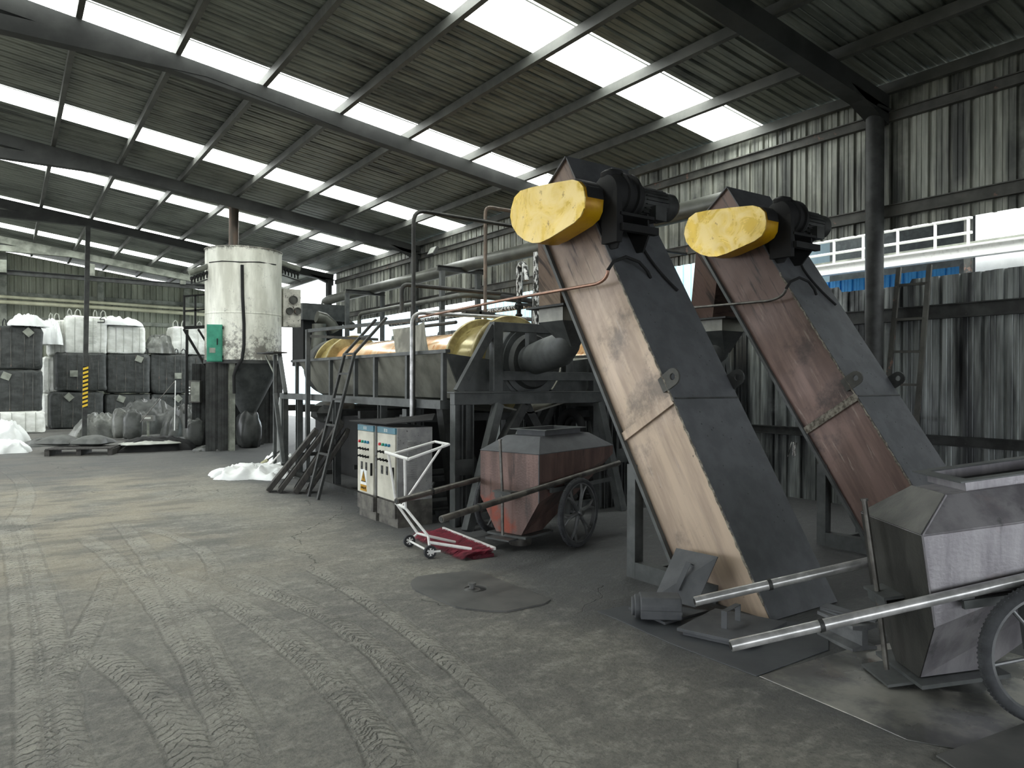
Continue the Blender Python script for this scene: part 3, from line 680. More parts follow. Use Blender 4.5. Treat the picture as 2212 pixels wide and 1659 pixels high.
# ================================================================ CONTROL CABINETS
M_['cab'] = mat('cabinet_cream', (208, 206, 192), (180, 178, 164), .4, .1, 3., spots=(120, 116, 104), spot_hi=.70)
M_['cab_side'] = mat('cabinet_speckled', (172, 173, 170), (148, 149, 147), .5, .1, 8., spots=(70, 68, 64), spot_hi=.62)
M_['cab_blue'] = mat('cabinet_header_blue', (92, 140, 150), (70, 120, 140), .4); M_['cab_dark'] = mat('cabinet_foot', (110, 108, 100), (70, 68, 64), .7, .1, 6.)
def cabinet(y0, y1, x0, lab, sign, kn, first):
    root = thing('control_cabinet', ((x0+3.8)/2, (y0+y1)/2, 0), lab, 'electrical cabinet', 'control cabinets')
    b = MB(); b.b2((x0+.03, y0, .0), (3.80, y1, .28)); obj('plinth', b, M_['cab_dark'], root)
    b = MB(); b.b2((x0+.0, y0+.01, .10), (x0+.03, y1-.01, .265)); obj('kick_panel', b, M_['cab_dark'], root)
    b = MB(); b.b2((x0+.02, y0, .28), (3.80, y1, 1.06)); bo = obj('body', b, M_['cab_side'], root, bevel=.006)
    b = MB(); b.b2((x0, y0+.012, .285), (x0+.02, y1-.012, .985)); dr = obj('door', b, M_['cab'], root, bevel=.004)
    b = MB(); b.b2((x0-.001, y0+.012, .99), (x0+.02, y1-.012, 1.055)); obj('header_strip', b, M_['cab_blue'], root)
    b = MB()
    for k in range(2):
        for j in range(3): b.b2((x0-.003, (y0+y1)/2+.03-.05*k-.018, 1.008+.012*j), (x0-.001, (y0+y1)/2+.03-.05*k+.018, 1.013+.012*j))
        b.b2((x0-.003, (y0+y1)/2+.03-.05*k-.003, 1.004), (x0-.001, (y0+y1)/2+.03-.05*k+.003, 1.038))
    obj('header_lettering', b, M_['wpaint'], root)
    W_ = y1-y0; cols = [(210, 40, 50), (30, 150, 120), (30, 140, 160), (30, 120, 160)]
    for i in range(4):
        yy = y1-W_*(.20+.165*i)
        b = MB(40); b.lathe((x0, yy, .865), (-1, 0, 0), [(0, .016), (.02, .016), (.026, .008)], 14); obj('indicator_lamp', b, mat('lamp_%d' % i, cols[i], None, .3), dr)
        for zz in (.785, .70):
            b = MB(40); b.lathe((x0, yy, zz), (-1, 0, 0), [(0, .014), (.012, .014), (.014, .009), (.03, .009)], 12); b.box((x0-.034, yy, zz), (.008, .006, .026)); obj('selector_knob', b, M_['black'], dr)
    for i in range(2):
        yy = y1-W_*(.30+.27*i); b = MB(); b.b2((x0-.006, yy-.022, .545), (x0, yy+.022, .635)); mt_ = obj('meter', b, M_['steel'], dr)
        b = MB(); b.b2((x0-.009, yy-.008, .565), (x0-.006, yy+.008, .585)); obj('meter_switch', b, M_['black'], mt_)
    b = MB(); b.b2((x0-.02, y0+.035, .50), (x0, y0+.05, .64)); obj('door_handle', b, M_['black'], dr)
    if sign:
        yy = (y0+y1)/2+.04
        b = MB(); b.b2((x0-.003, yy-.085, .33), (x0, yy+.085, .55)); sg = obj('warning_sign', b, M_['white'], dr, label='white warning sign with a yellow triangle')
        def tri(r, z): return [V((x0-.004, yy, z+r)), V((x0-.004, yy-r*.8, z-r*.55)), V((x0-.004, yy+r*.8, z-r*.55))]
        b = MB(); b.prism(tri(.085, .455), (-.001, 0, 0)); obj('triangle_border', b, M_['black'], sg)
        b = MB(); b.prism([p+V((-.0015, 0, 0)) for p in tri(.068, .455)], (-.001, 0, 0)); obj('triangle_field', b, M_['yel_rim'], sg)
        b = MB(); X_ = x0-.0075; b.prism([(X_, yy-.006, .50), (X_, yy+.014, .455), (X_, yy+.002, .457), (X_, yy+.008, .422), (X_, yy-.014, .465), (X_, yy-.002, .463)], (-.001, 0, 0)); obj('lightning_bolt', b, M_['black'], sg)
        b = MB(); b.b2((x0-.005, yy-.083, .305), (x0, yy+.083, .375)); yl = obj('caption_plate', b, M_['yel_rim'], sg)
        b = MB()   # 有电危险 in simplified strokes
        strokes = {0: [(0, 8, 10, 8), (6, 10, 1, 3), (3, 6, 9, 6), (3, 6, 3, 0), (9, 6, 9, 0), (3, 4, 9, 4), (3, 2, 9, 2)],
                   1: [(1, 8, 9, 8), (1, 8, 1, 3), (9, 8, 9, 3), (1, 5.5, 9, 5.5), (1, 3, 9, 3), (5, 10, 5, 1), (5, 1, 10, 1)],
                   2: [(4, 10, 1, 7), (4, 9, 8, 9), (1, 7, 10, 7), (2, 7, 1, 0), (4, 5, 8, 5), (8, 5, 8, 3), (4, 5, 4, 1), (4, 1, 9, 1)],
                   3: [(1, 10, 1, 0), (1, 10, 3, 8), (3, 8, 1, 5), (7, 10, 4, 6), (7, 10, 10, 6), (5, 6, 9, 6), (5, 4, 6, 2), (7, 5, 7, 2), (9, 4, 8, 2), (4, 0, 10, 0)]}
        for k in range(4):
            for (a, c, d, e) in strokes[k]:
                s_ = .0030; yb = yy+.07-.037*k; b.beam((x0-.0065, yb-a*s_, .325+c*s_), (x0-.0065, yb-d*s_, .325+e*s_), .0016, .0034, (1, 0, 0))
        obj('caption_lettering', b, M_['black'], yl)
    else:
        pass
    # louvres on the near side
    for c in range(1):
        for k in range(18):
            b = MB(); z = .50+.024*k; b.prism([(3.50, y0, z), (3.50, y0-.012, z), (3.50, y0, z+.016)], (.11, 0, 0))
            if first: obj('louvre', b, M_['cab_side'], bo)
    return root
cabinet(7.0, 7.47, 3.36, 'right-hand cream control cabinet with a louvred speckled side', False, 4, True)
cabinet(7.51, 7.97, 3.34, 'left-hand cream control cabinet with the yellow triangle warning sign', True, 4, False)
b = MB(30); P = [at_x(768, 919, 3.36), at_x(905, 907, 3.9), at_x(905, 905, 4.2), at_x(790, 915, 3.8)]
b.prism([(3.26, 8.02, 1.085), (3.30, 7.1, 1.09), (3.72, 6.86, 1.13), (3.86, 7.05, 1.19), (3.84, 8.05, 1.10)], (0, 0, .012)); obj('cover_sheet', b, M_['black'], label='thin dark sheet laid over the tops of both control cabinets', cat='metal sheet')
# ================================================================ CARTS
OBJ = obj
def cart_mat(name, a, b_, c_, soot):
    s = NB(name); X, Y, Z = s.xyz(); st = s.map((7, 7, 1.2))
    col = s.mix(s.step(s.noise(1., 6, .6, st), .38, .64), lin(a), lin(b_))
    col = s.mix(s.math('MULTIPLY', s.step(s.noise(2.1, 5, .6), .55, .66), .8), col, lin(c_))
    col = s.mix(s.math('MULTIPLY', s.step(s.noise(1.6, 6, .6, st), .56, .7), .7), col, lin(soot))
    s.base(col); s.rm(s.step(s.noise(3, 4), .3, .7, .35, .55), .45); s.bump(s.noise(55, 3), .25, .006); return s.m
M_['cart_red'] = cart_mat('rusty_red_steel', (120, 98, 91), (94, 78, 73), (148, 70, 50), (66, 61, 59))
M_['cart_grey'] = cart_mat('worn_purple_grey_steel', (156, 154, 156), (128, 125, 129), (162, 146, 146), (92, 91, 94))
M_['dark_panel'] = cart_mat('dark_end_steel', (76, 76, 72), (60, 60, 57), (72, 70, 67), (50, 50, 48))
M_['tyre'] = mat('tyre_rubber', (62, 64, 66), (46, 48, 50), .85, 0, 12.)
M_['alloy'] = mat('wheel_alloy', (120, 122, 122), (90, 92, 92), .4, .5, 5.)
def wheel(root, x, y, r=.325, m=None, spokes='alloy'):
    wl = MB(40)
    n = 56; pts = [V((x+math.cos(2*math.pi*i/n)*(r-.028), y, r+math.sin(2*math.pi*i/n)*(r-.028))) for i in range(n)]
    wl.tube(pts, .028, 12, closed=True); ty = obj('tyre', wl, M_['tyre'], root, local=True)
    q = MB()
    for i in range(90):
        a = 2*math.pi*i/90; c = V((x+math.cos(a)*(r-.004), y, r+math.sin(a)*(r-.004))); q.box(c, (.010, .026, .008), Matrix.Rotation(-a, 3, 'Y'))
    obj('tread', q, M_['tyre'], ty, local=True)
    q = MB(30); q.lathe((x, y-.02, r), (0, 1, 0), [(0, r-.058), (0, r-.046), (.04, r-.046), (.04, r-.058)], 56, cap=False); q.lathe((x, y-.02, r), (0, 1, 0), [(0, r-.058), (.04, r-.058)], 56, cap=False)
    rim = obj('rim', q, m, root, local=True)
    q = MB(35); q.lathe((x, y-.05, r), (0, 1, 0), [(0, .025), (.01, .035), (.09, .035), (.10, .025)], 20); obj('hub', q, m, rim, local=True)
    for k in range(6):
        a = 2*math.pi*k/6+.2; q = MB(40); h = V((x, y, r)); d = V((math.cos(a), 0, math.sin(a))); t = V((-math.sin(a), 0, math.cos(a)))
        if spokes == 'alloy':
            q.tube([h+d*.03, h+d*.13, h+d*.20+t*.012, h+d*(r-.05)+t*.05], [.022, .018, .014, .012], 8); q.tube([h+d*.13, h+d*.20-t*.012, h+d*(r-.05)-t*.05], [.018, .014, .012], 8)
        else:
            q.tube([h+d*.03, h+d*(r-.05)], .009, 8)
        obj('spoke', q, m, rim, local=True)
def cart(loc, rz, m, mtop, mpole, lab, near_ext, far_ext, spokes, tilt=.07, wx=.42, L=1.31, w_=.70, lean=0., pz=.64):
    root = thing('hopper_cart', loc, lab, 'cart', 'hopper carts', rz)
    ca, sa = math.cos(lean), math.sin(lean); done = set()
    def obj(name, b, mt, par, local=True, **k):
        if lean and 'stub' not in name:
            for v in b.v:
                dx, dz = v.x-wx, v.z-.325; v.x = wx+dx*ca-dz*sa; v.z = .325+dx*sa+dz*ca
        return OBJ(name, b, mt, par, local=True, **k)
    z2 = .89; z1f, z1b = .45, .80; zt = 1.03
    b = MB(); loops = [[(.0, .2, .13), (.33, .2, .13), (.33, .5*w_/.7, .13), (.0, .5*w_/.7, .13)], [(0, 0, z1f), (L, 0, z1b), (L, w_, z1b), (0, w_, z1f)], [(0, 0, z2), (L, 0, z2), (L, w_, z2), (0, w_, z2)]]
    b.loft(loops); obj('hopper_body', b, m, root, local=True)
    b = MB(); b.loft([[(-.006, -.006, z2), (L+.006, -.006, z2), (L+.006, w_+.006, z2), (-.006, w_+.006, z2)], [(.22, .15, zt), (L-.24, .15, zt), (L-.24, w_-.15, zt), (.22, w_-.15, zt)]]); obj('hopper_top', b, mtop, root, local=True)
    if mtop is m:  # end face and end slope get a darker colour than the body
        b = MB(); b.prism([(-.003, 0, z2), (-.003, w_, z2), (-.003, w_, z1f), (-.003, .5*w_/.7, .13), (-.003, .2, .13), (-.003, 0, z1f)], (-.004, 0, 0)); obj('end_panel', b, M_['dark_panel'], root, local=True, label='dark end panel')
        b = MB(); b.prism([(-.008, .0, z2+.004), (-.008, w_, z2+.004), (.216, w_-.15, zt+.004), (.216, .15, zt+.004)], (-.002, 0, .004)); obj('end_slope', b, M_['dark_panel'], root, local=True, label='dark sloping end panel')
    b = MB(40)
    for (p, q_) in (((0, 0, z2), (L, 0, z2)), ((0, 0, z2), (0, w_, z2)), ((0, 0, z2), (.22, .15, zt)), ((0, 0, z1f), (0, 0, z2))):
        b.tube([p, q_], .006, 6)
    obj('weld_seams', b, mtop, root, local=True)
    b = MB(); x0, x1, y0, y1 = .34, .96, .18, .52
    for (a, c) in (((x0, y0, zt), (x1, y0+.012, zt+.052)), ((x0, y1-.012, zt), (x1, y1, zt+.052)), ((x0, y0+.012, zt), (x0+.012, y1-.012, zt+.052)), ((x1-.012, y0+.012, zt), (x1, y1-.012, zt+.052))): b.b2(a, c)
    hc = obj('hatch_collar', b, m if mtop is m else mtop, root, local=True)
    b = MB()
    for (a, c) in (((x0-.05, y0-.05, zt+.052), (x1+.05, y0+.012, zt+.060)), ((x0-.05, y1-.012, zt+.052), (x1+.05, y1+.05, zt+.060)), ((x0-.05, y0+.012, zt+.052), (x0+.012, y1-.012, zt+.060)), ((x1-.012, y0+.012, zt+.052), (x1+.05, y1-.012, zt+.060))): b.b2(a, c)
    obj('hatch_flange', b, M_['steel2'], hc, local=True)
    b = MB(); b.b2((x0+.02, y0+.02, zt+.001), (x1-.02, y1-.02, zt+.004)); obj('hatch_opening', b, M_['black'], hc, local=True)
    # outlet
    b = MB(35); b.b2((-.04, .12, .105), (.40, .58, .125)); obj('outlet_flange', b, M_['steel2'], root, local=True)
    b = MB(35); b.lathe((.18, .35, (.06 if lean else 0)), (0, 0, 1), [(0, .105), (.105-(.06 if lean else 0), .115)], 28); obj('outlet_spout', b, M_['galv_dark'], root, local=True)
    # gate lever on the end face
    b = MB(30); b.tube([(-.10, .34, .13), (-.085, .36, .55), (-.07, .40, 1.0)], .014, 10); b.tube([(-.07, .40, 1.0), (-.0695, .401, 1.012)], .02, 10); lv = obj('gate_lever', b, M_['galv_dark'], root, local=True)
    b = MB(); b.b2((-.11, .24, .52), (.0, .46, .535)); b.b2((-.09, .26, .46), (.0, .44, .475)); b.b2((-.10, .26, .475), (-.09, .44, .52)); obj('lever_bracket', b, M_['steel2'], root, local=True)
    b = MB(); b.b2((-.16, .22, .09), (-.02, .5, .104)); obj('gate_plate', b, M_['steel2'], root, local=True)
    # poles
    for (yy, ext) in ((-.045, near_ext), (w_+.045, far_ext)):
        b = MB(40); zz = lambda x: pz+tilt*x
        e = V((-ext, yy, zz(-ext))); b.tube([e, (L+.05, yy, zz(L+.05))], .027, 14)
        po = obj('handle_pole', b, mpole, root, local=True)
        b = MB(40); b.tube([e+V((.0, 0, 0)), e+V((-.004, 0, 0))], .018, 12); obj('pole_cap', b, M_['steel'], po, local=True)
        b = MB(40); b.lathe(e+V((.42, 0, tilt*.42)), (1, 0, tilt), [(0, .029), (.0, .032), (.02, .032), (.02, .029)], 14, cap=False); obj('pole_band', b, M_['steel'], po, local=True)
        b = MB()
        for xx in (.15, L-.15): b.b2((xx-.03, min(yy, 0 if yy < 0 else w_), zz(xx)-.05), (xx+.03, max(yy, 0 if yy < 0 else w_), zz(xx)-.02))
        b.b2((wx-.03, yy-.03, .30), (wx+.03, yy+.03, zz(wx)-.02))
        b.b2((.12, yy-.012, zz(wx)-.10), (L-.12, yy+.012, zz(wx)-.06)); obj('axle_bracket', b, M_['steel2'], root, local=True)
    b = MB(30); b.tube([(wx, -.21, .325), (wx, -.02, .325)], .018, 10); obj('stub_axle', b, M_['steel2'], root, local=True)
    b = MB(30); b.tube([(wx, w_+.02, .325), (wx, w_+.21, .325)], .018, 10); obj('stub_axle', b, M_['steel2'], root, local=True)
    wheel(root, wx, -.155, .325, M_['alloy'], spokes); wheel(root, wx, w_+.155, .325, M_['alloy'], spokes)
    return root
c1 = cart((3.97, 5.30, 0), math.radians(17), M_['cart_red'], M_['dust'], M_['galv_dark'], 'rusty red-brown hopper cart below the drive frame, with a reddish lower corner', 1.32, 1.05, 'alloy', .075, pz=.60)
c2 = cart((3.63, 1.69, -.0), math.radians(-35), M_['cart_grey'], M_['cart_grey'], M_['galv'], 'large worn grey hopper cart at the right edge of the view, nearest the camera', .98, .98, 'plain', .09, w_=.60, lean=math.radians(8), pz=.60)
# ================================================================ WHITE TROLLEY WITH BRUSH
def trolley():
    D1, D2 = 7.0, 6.5
    P = {'A': at_d(833, 977, D1), 'B': at_d(882, 992, D2), 'C': at_d(970, 960, D2+.25), 'D': at_d(940, 954, D1+.2), 'E': at_d(856, 1087, D1-.05), 'F': at_d(876, 1098, D2+.1), 'H1': at_d(902, 1152, D1-.1), 'H2': at_d(925, 1158, D2)}
    fl = lambda px, py, z=.03: at_z(px, py, z)
    root = thing('floor_sweeper', fl(930, 1195, 0), 'white tube frame floor sweeper with small wheels and dark red brush', 'sweeper')
    w_ = M_['wpaint']; r = .0125
    def t(name, pts, rr=r): q = MB(40); q.tube(pts, rr, 10); return obj(name, q, w_, root)
    t('handle_bar', [P['A'], P['B']], .015); t('side_rail', [P['A'].lerp(P['B'], .3), P['D']]); t('side_rail', [P['B'], P['C']]); t('end_rail', [P['D'], P['C']])
    t('upright', [P['A'].lerp(P['B'], .12), P['E']]); t('upright', [P['B'].lerp(P['A'], .15), P['F']]); t('stay', [P['C'].lerp(P['D'], .35), P['F'].lerp(P['E'], .4)], .011); t('cross_bar', [P['E'], P['F']], .015)
    t('lower_rail', [P['E'], P['H1'], P['H2']]); t('lower_rail', [P['F'], P['H2']])
    w1 = fl(884, 1181, 0)+V((0, 0, .056)); w2 = fl(929, 1206, 0)+V((0, 0, .056)); ax = (w2-w1).normalized()
    t('axle', [w1, w2], .010); t('fork', [w1, P['H1']], .010); t('fork', [w2, P['H2']], .012)
    b1 = fl(983, 1171, .08); b2 = fl(1019, 1186, .07); t('brush_arm', [P['H2'], b1], .013); t('brush_arm', [w2.lerp(P['H2'], .6), b2], .014); t('brush_stay', [w2, w2.lerp(b2, .25)], .009)
    for w in (w1, w2):
        q = MB(30); q.lathe(w-ax*.014, ax, [(0, .035), (0, .056), (.028, .056), (.028, .035)], 28, cap=False); wh = obj('wheel', q, M_['tyre'], root)
        q = MB(30); q.lathe(w-ax*.011, ax, [(0, .012), (0, .043), (.022, .043), (.022, .012)], 28, cap=True); disc = obj('wheel_disc', q, w_, wh)
        x = ax.cross(V((0, 0, 1))).normalized(); q = MB()
        for k in range(6):
            a = 2*math.pi*k/6; q.lathe(w-ax*.0125+(x*math.cos(a)+V((0, 0, 1))*math.sin(a))*.028, ax, [(0, .007), (.025, .007)], 10)
        obj('wheel_holes', q, M_['black'], disc)
    # brush with bristles
    c = [fl(938, 1160, 0), fl(957, 1155, 0), fl(1068, 1203, 0), fl(1028, 1224, 0), fl(944, 1190, 0)]
    o, u, v = fl(942, 1174, 0), None, None
    back0, back1 = fl(957, 1156, 0), fl(1069, 1202, 0); dirn = (back1-back0).normalized(); nrm = V((-dirn.y, dirn.x, 0)); nrm = -nrm if nrm.dot(EYEP-back0) < 0 else nrm
    q = MB(); q.beam(back0+V((0, 0, .07)), back1+V((0, 0, .07)), .02, .025); obj('brush_bar', q, w_, root)
    q = MB(); L = (back1-back0).length; rnd = random.Random(3)
    for i in range(4200):
        a = rnd.random()*L; d = rnd.random()*.26; base = back0+dirn*a+nrm*(d*1.0+.0)+V((0, 0, .05*(1-d)+rnd.random()*.03))
        tip = base+nrm*(.07+rnd.random()*.04)+dirn*(rnd.uniform(-.03, .03))+V((0, 0, -.035-.01*rnd.random())); tip.z = max(.003, tip.z)
        s_ = dirn*.0032; mid = base.lerp(tip, .5)+V((0, 0, .008)); q.add([base-s_, base+s_, mid+s_, mid-s_, tip], [(0, 1, 2, 3), (3, 2, 4)])
    obj('bristles', q, mat('red_bristle', (150, 46, 66), (104, 34, 48), .7, 0, 14., spots=(60, 50, 50)), root, label='dark red bristle carpet')
    q = MB(); q.prism([back0+nrm*.01, back1+nrm*.01, back1+nrm*.22, back0+nrm*.22], (0, 0, .03)); obj('brush_pad', q, mat('brush_pad', (100, 34, 46), (70, 30, 36), .9, 0, 10.), root)
trolley()
# ================================================================ PLATES AND SCRAP ON THE FLOOR
def plate(name, pts, z, th, m, label, cat='steel plate', group=None, dome=0.):
    b = MB(); P = [at_z(px, py, z) for px, py in pts]; b.prism(P, (0, 0, th)); return obj(name, b, m, label=label, cat=cat, group=group, bevel=.002)
M_['plate'] = mat('floor_plate', (98, 98, 95), (84, 85, 83), .5, .2, 4., spots=(76, 77, 76), bump=.05)
M_['mat'] = mat('dusty_sheet', (84, 87, 89), (74, 77, 80), .6, .2, 3., spots=(100, 103, 104), spot_hi=.7)
def shiny():
    s = NB('scraped_sheet'); n = s.noise(2.2, 6, .65)
    s.base(s.mix(s.step(n, .4, .62), lin((126, 127, 126)), lin((176, 175, 166)))); s.rm(s.step(s.noise(1.3, 5), .4, .62, .2, .5), .7); s.bump(s.noise(3, 3), .12, .03); return s.m
M_['shiny'] = shiny()
# cover plate with a hole and a knob
pts = [(886, 1262), (893, 1252), (905, 1247), (1015, 1235), (1035, 1237), (1200, 1302), (1085, 1325), (990, 1316), (893, 1276)]
P = [at_z(px, py, .0) for px, py in pts]; hc_ = at_z(1027, 1275, 0); hr = .085
root = thing('manhole_plate', hc_, 'rounded steel cover plate on the floor with a round hole and small knob', 'steel plate')
b = MB(); n = 36; inner = [hc_+V((math.cos(2*math.pi*i/n)*hr, math.sin(2*math.pi*i/n)*hr, 0)) for i in range(n)]; outer = []
for i in range(n):
    d = V((math.cos(2*math.pi*i/n), math.sin(2*math.pi*i/n), 0)); best = 9
    for k in range(len(P)):
        a, c = P[k], P[(k+1) % len(P)]; e = c-a; den = d.x*e.y-d.y*e.x
        if abs(den) < 1e-9: continue
        t = ((a.x-hc_.x)*e.y-(a.y-hc_.y)*e.x)/den; s_ = ((a.x-hc_.x)*d.y-(a.y-hc_.y)*d.x)/den
        if t > 0 and -.001 <= s_ <= 1.001: best = min(best, t)
    outer.append(hc_+d*best)
vs = [p+V((0, 0, .012)) for p in inner]+[p+V((0, 0, .012)) for p in outer]+[V(p) for p in inner]+[V(p) for p in outer]; fs = []
for i in range(n):
    j = (i+1) % n; fs += [(i, j, n+j, n+i), (n+i, n+j, 3*n+j, 3*n+i), (j, i, 2*n+i, 2*n+j), (2*n+i, 3*n+i, 3*n+j, 2*n+j)]
b.add(vs, fs); obj('plate', b, M_['plate'], root)
b = MB(); b.lathe(hc_+V((0, 0, .001)), (0, 0, 1), [(0, hr-.003), (.001, hr-.003)], 30); obj('dark_hole', b, M_['black'], root)
b = MB(35); kc = hc_+V((-.03, .0, .002)); b.lathe(kc, (0, 0, 1), [(0, .07), (.01, .062), (.018, .02), (.04, .018), (.042, .03), (.06, .03), (.062, .018)], 22); obj('knob', b, M_['plate'], root)
plate('floor_sheet', [(1290, 1322), (1350, 1310), (1480, 1325), (1790, 1350), (1790, 1405), (1634, 1462), (1450, 1392), (1330, 1338)], .0, .006, M_['mat'], 'dust covered flat sheet on the floor under the tan elevator foot', 'floor sheet', 'metal sheets on the floor')
plate('floor_sheet', [(1640, 1462), (1740, 1432), (1830, 1405), (2050, 1370), (2212, 1420), (2500, 1700), (1960, 1600), (1850, 1551)], .0, .005, M_['shiny'], 'scraped shiny metal sheet on the floor under the large cart', 'floor sheet', 'metal sheets on the floor')
plate('floor_sheet', [(2022, 1635), (2212, 1565), (2500, 1600), (2500, 1850), (2212, 1760)], .006, .008, M_['plate'], 'corner of a grey metal sheet at the bottom right of the view', 'floor sheet', 'metal sheets on the floor')
# square lids with bent handles
def lid(corners, z, th, hpts, lab):
    P = [at_z(px, py, z) for px, py in corners] if z is not None else corners
    root = thing('square_lid', sum(P, V((0, 0, 0)))/len(P), lab, 'lid', 'steel lids with handles')
    n_ = (P[1]-P[0]).cross(P[2]-P[1]).normalized(); n_ = n_ if n_.dot(EYEP-P[0]) > 0 else -n_
    b = MB(); b.prism([p for p in P], n_*th); obj('lid_plate', b, M_['dust'], root, bevel=.002)
    c = sum(P, V((0, 0, 0)))/len(P); e = (P[1]-P[0]).normalized()*hpts[0]; 
    if len(hpts) > 2: e = (P[2]-P[1]).normalized()*hpts[0]
    b = MB(); a0 = c-e+n_*th; a1 = c+e+n_*th; up = n_*hpts[1]; s_ = e.normalized().cross(n_)*.018
    b.prism([a0-s_, a0+s_, a0+s_+up, a0-s_+up], e.normalized()*.006); b.prism([a1-s_, a1+s_, a1+s_+up, a1-s_+up], -e.normalized()*.006); b.prism([a0-s_+up, a0+s_+up, a1+s_+up, a1-s_+up], n_*.006)
    obj('bent_handle', b, M_['dust'], root); return root
lid([(1462, 1363), (1545, 1320), (1700, 1350), (1612, 1396)], .03, .02, (.10, .10), 'square steel lid with an upright bent handle lying flat on the sheet')
c_ = at_z(1510, 1352, .035); b = MB(); Pq = [at_z(px, py, .0) for px, py in ((1475, 1373), (1550, 1335), (1690, 1362), (1605, 1402))]; b.prism([p+V((0, 0, .006)) for p in Pq], (0, 0, .022)); obj('lid_base', b, M_['dust'], label='slightly larger plate directly beneath the flat square lid', cat='steel plate')
q0 = at_z(1500, 1332, .02); q1 = at_z(1432, 1290, .04)
top_l = at_d(1462, 1184, 5.3); top_r = at_d(1552, 1203, 4.95); bl = at_d(1415, 1290, 5.10); br = at_d(1503, 1330, 4.92)
bl.z = max(.03, bl.z); br.z = max(.03, br.z)
lid([bl, br, top_r, top_l], None, .012, (.10, .05, 1), 'square steel lid with a bent handle leaning upright against the tan elevator')
# motor block
mb_ = at_z(1432, 1330, .03); root = thing('motor_block', mb_, 'dust covered motor housing block lying on a small plate beside the elevator foot', 'motor part')
R = Matrix.Rotation(math.radians(-40), 3, 'Z')
b = MB(25); pr = [(-.17, 0), (-.17, .09), (-.13, .13), (.13, .13), (.17, .09), (.17, 0)]
def L3(x, y, z): return mb_+R @ V((x, y, z))
hole = []
b.prism([L3(-.15, -.10, 0), L3(-.15, -.10, .09), L3(-.15, -.07, .135), L3(-.15, .07, .135), L3(-.15, .10, .09), L3(-.15, .10, 0)], R @ V((.26, 0, 0))); obj('housing', b, M_['dust'], root, bevel=.008)
b = MB(30); b.lathe(L3(-.15, 0, .06), R @ V((-1, 0, 0)), [(0, .075), (.03, .075), (.035, .06), (.05, .06)], 22); obj('end_cap', b, M_['dust'], root)
b = MB(30); b.lathe(L3(.111, -.02, .035), R @ V((1, 0, 0)), [(0, .045), (.004, .045)], 20); obj('shaft_hole', b, M_['black'], root)
b = MB()
for yy in (-.10, .10): b.b2((-.01, -.01, -.01), (.01, .01, .01)) if False else b.box(L3(-.02, yy*1.04, .05), (.26, .012, .02), R)
obj('side_rib', b, M_['dust'], root)
plate('small_plate', [(1358, 1318), (1440, 1298), (1530, 1325), (1437, 1352)], .0, .022, M_['dust'], 'small square plate under the dusty motor block')
# I-beam offcut
c_ = at_z(1815, 1405, 0); d_ = (at_z(1880, 1412, 0)-at_z(1745, 1350, 0)).normalized()
root = thing('beam_offcut', c_, 'short heavy I-beam offcut on the floor in front of the tan elevator foot', 'steel beam offcut')
p0 = at_z(1765, 1372, 0); p1 = at_z(1842, 1410, 0); d_ = (p1-p0).normalized(); ln = (p1-p0).length
b = MB(); side = V((d_.y, -d_.x, 0)); side = side if side.dot(EYEP-p0) < 0 else -side
def prof(p): return [p+side*a+V((0, 0, z)) for a, z in ((0, 0), (.17, 0), (.17, .02), (.105, .032), (.105, .118), (.17, .13), (.17, .15), (0, .15), (0, .13), (.065, .118), (.065, .032), (0, .02))]
b.prism(prof(p0), d_*max(.3, ln)); obj('i_section', b, mat('beam_offcut', (120, 122, 122), (92, 94, 95), .6, .2, 6., bump=.2), root)
b = MB(); a = p0+side*.02+V((0, 0, .152)); b.prism([a, a+side*.12, a+side*.16+d_*.22, a+side*.05+d_*.26], (0, 0, .012)); b.prism([a+V((0, 0, .012)), a+side*.05+V((0, 0, .03)), a+side*.16+d_*.3+V((0, 0, .02)), a+side*.12+d_*.32+V((0, 0, .012))], (0, 0, .01)); obj('scrap_strip', b, M_['dust'], root)
# ================================================================ LADDER, BOARDS, TARP, BROOM
def ladder(name, lab, A0, B0, rungs, m, w_=.052, up=(0, 1, 0)):
    root = thing(name, (A0[0]+B0[0])/2, lab, 'ladder', None)
    for S in (A0, B0):
        b = MB()
        for i in range(len(S)-1): b.beam(S[i], S[i+1]+(S[i+1]-S[i]).normalized()*.01, .032, w_, up)
        obj('rail', b, m, root)
    def at(S, t):
        k = min(int(t), len(S)-2); return S[k].lerp(S[k+1], t-k)
    for t in rungs:
        b = MB(); b.beam(at(A0, t), at(B0, t), .035, .028); obj('rung', b, m, root)
    return root
z_ = V((0, 0, 0)); g1 = at_z(683, 1082, 0); g2 = at_z(697, 1089, 0)
ta = V((3.84, 9.62, 1.92)); tb = V((3.84, 9.27, 1.92))
ladder('ladder', 'dark steel ladder leaning on the near trough with its top bent over the drum', [V((3.34, 9.62, 0)), ta, V((4.30, 9.62, 2.42))], [V((3.34, 9.27, 0)), tb, V((4.30, 9.27, 2.42))], (.3, .5, .68, .86, 1.0, 1.5), M_['steel'])

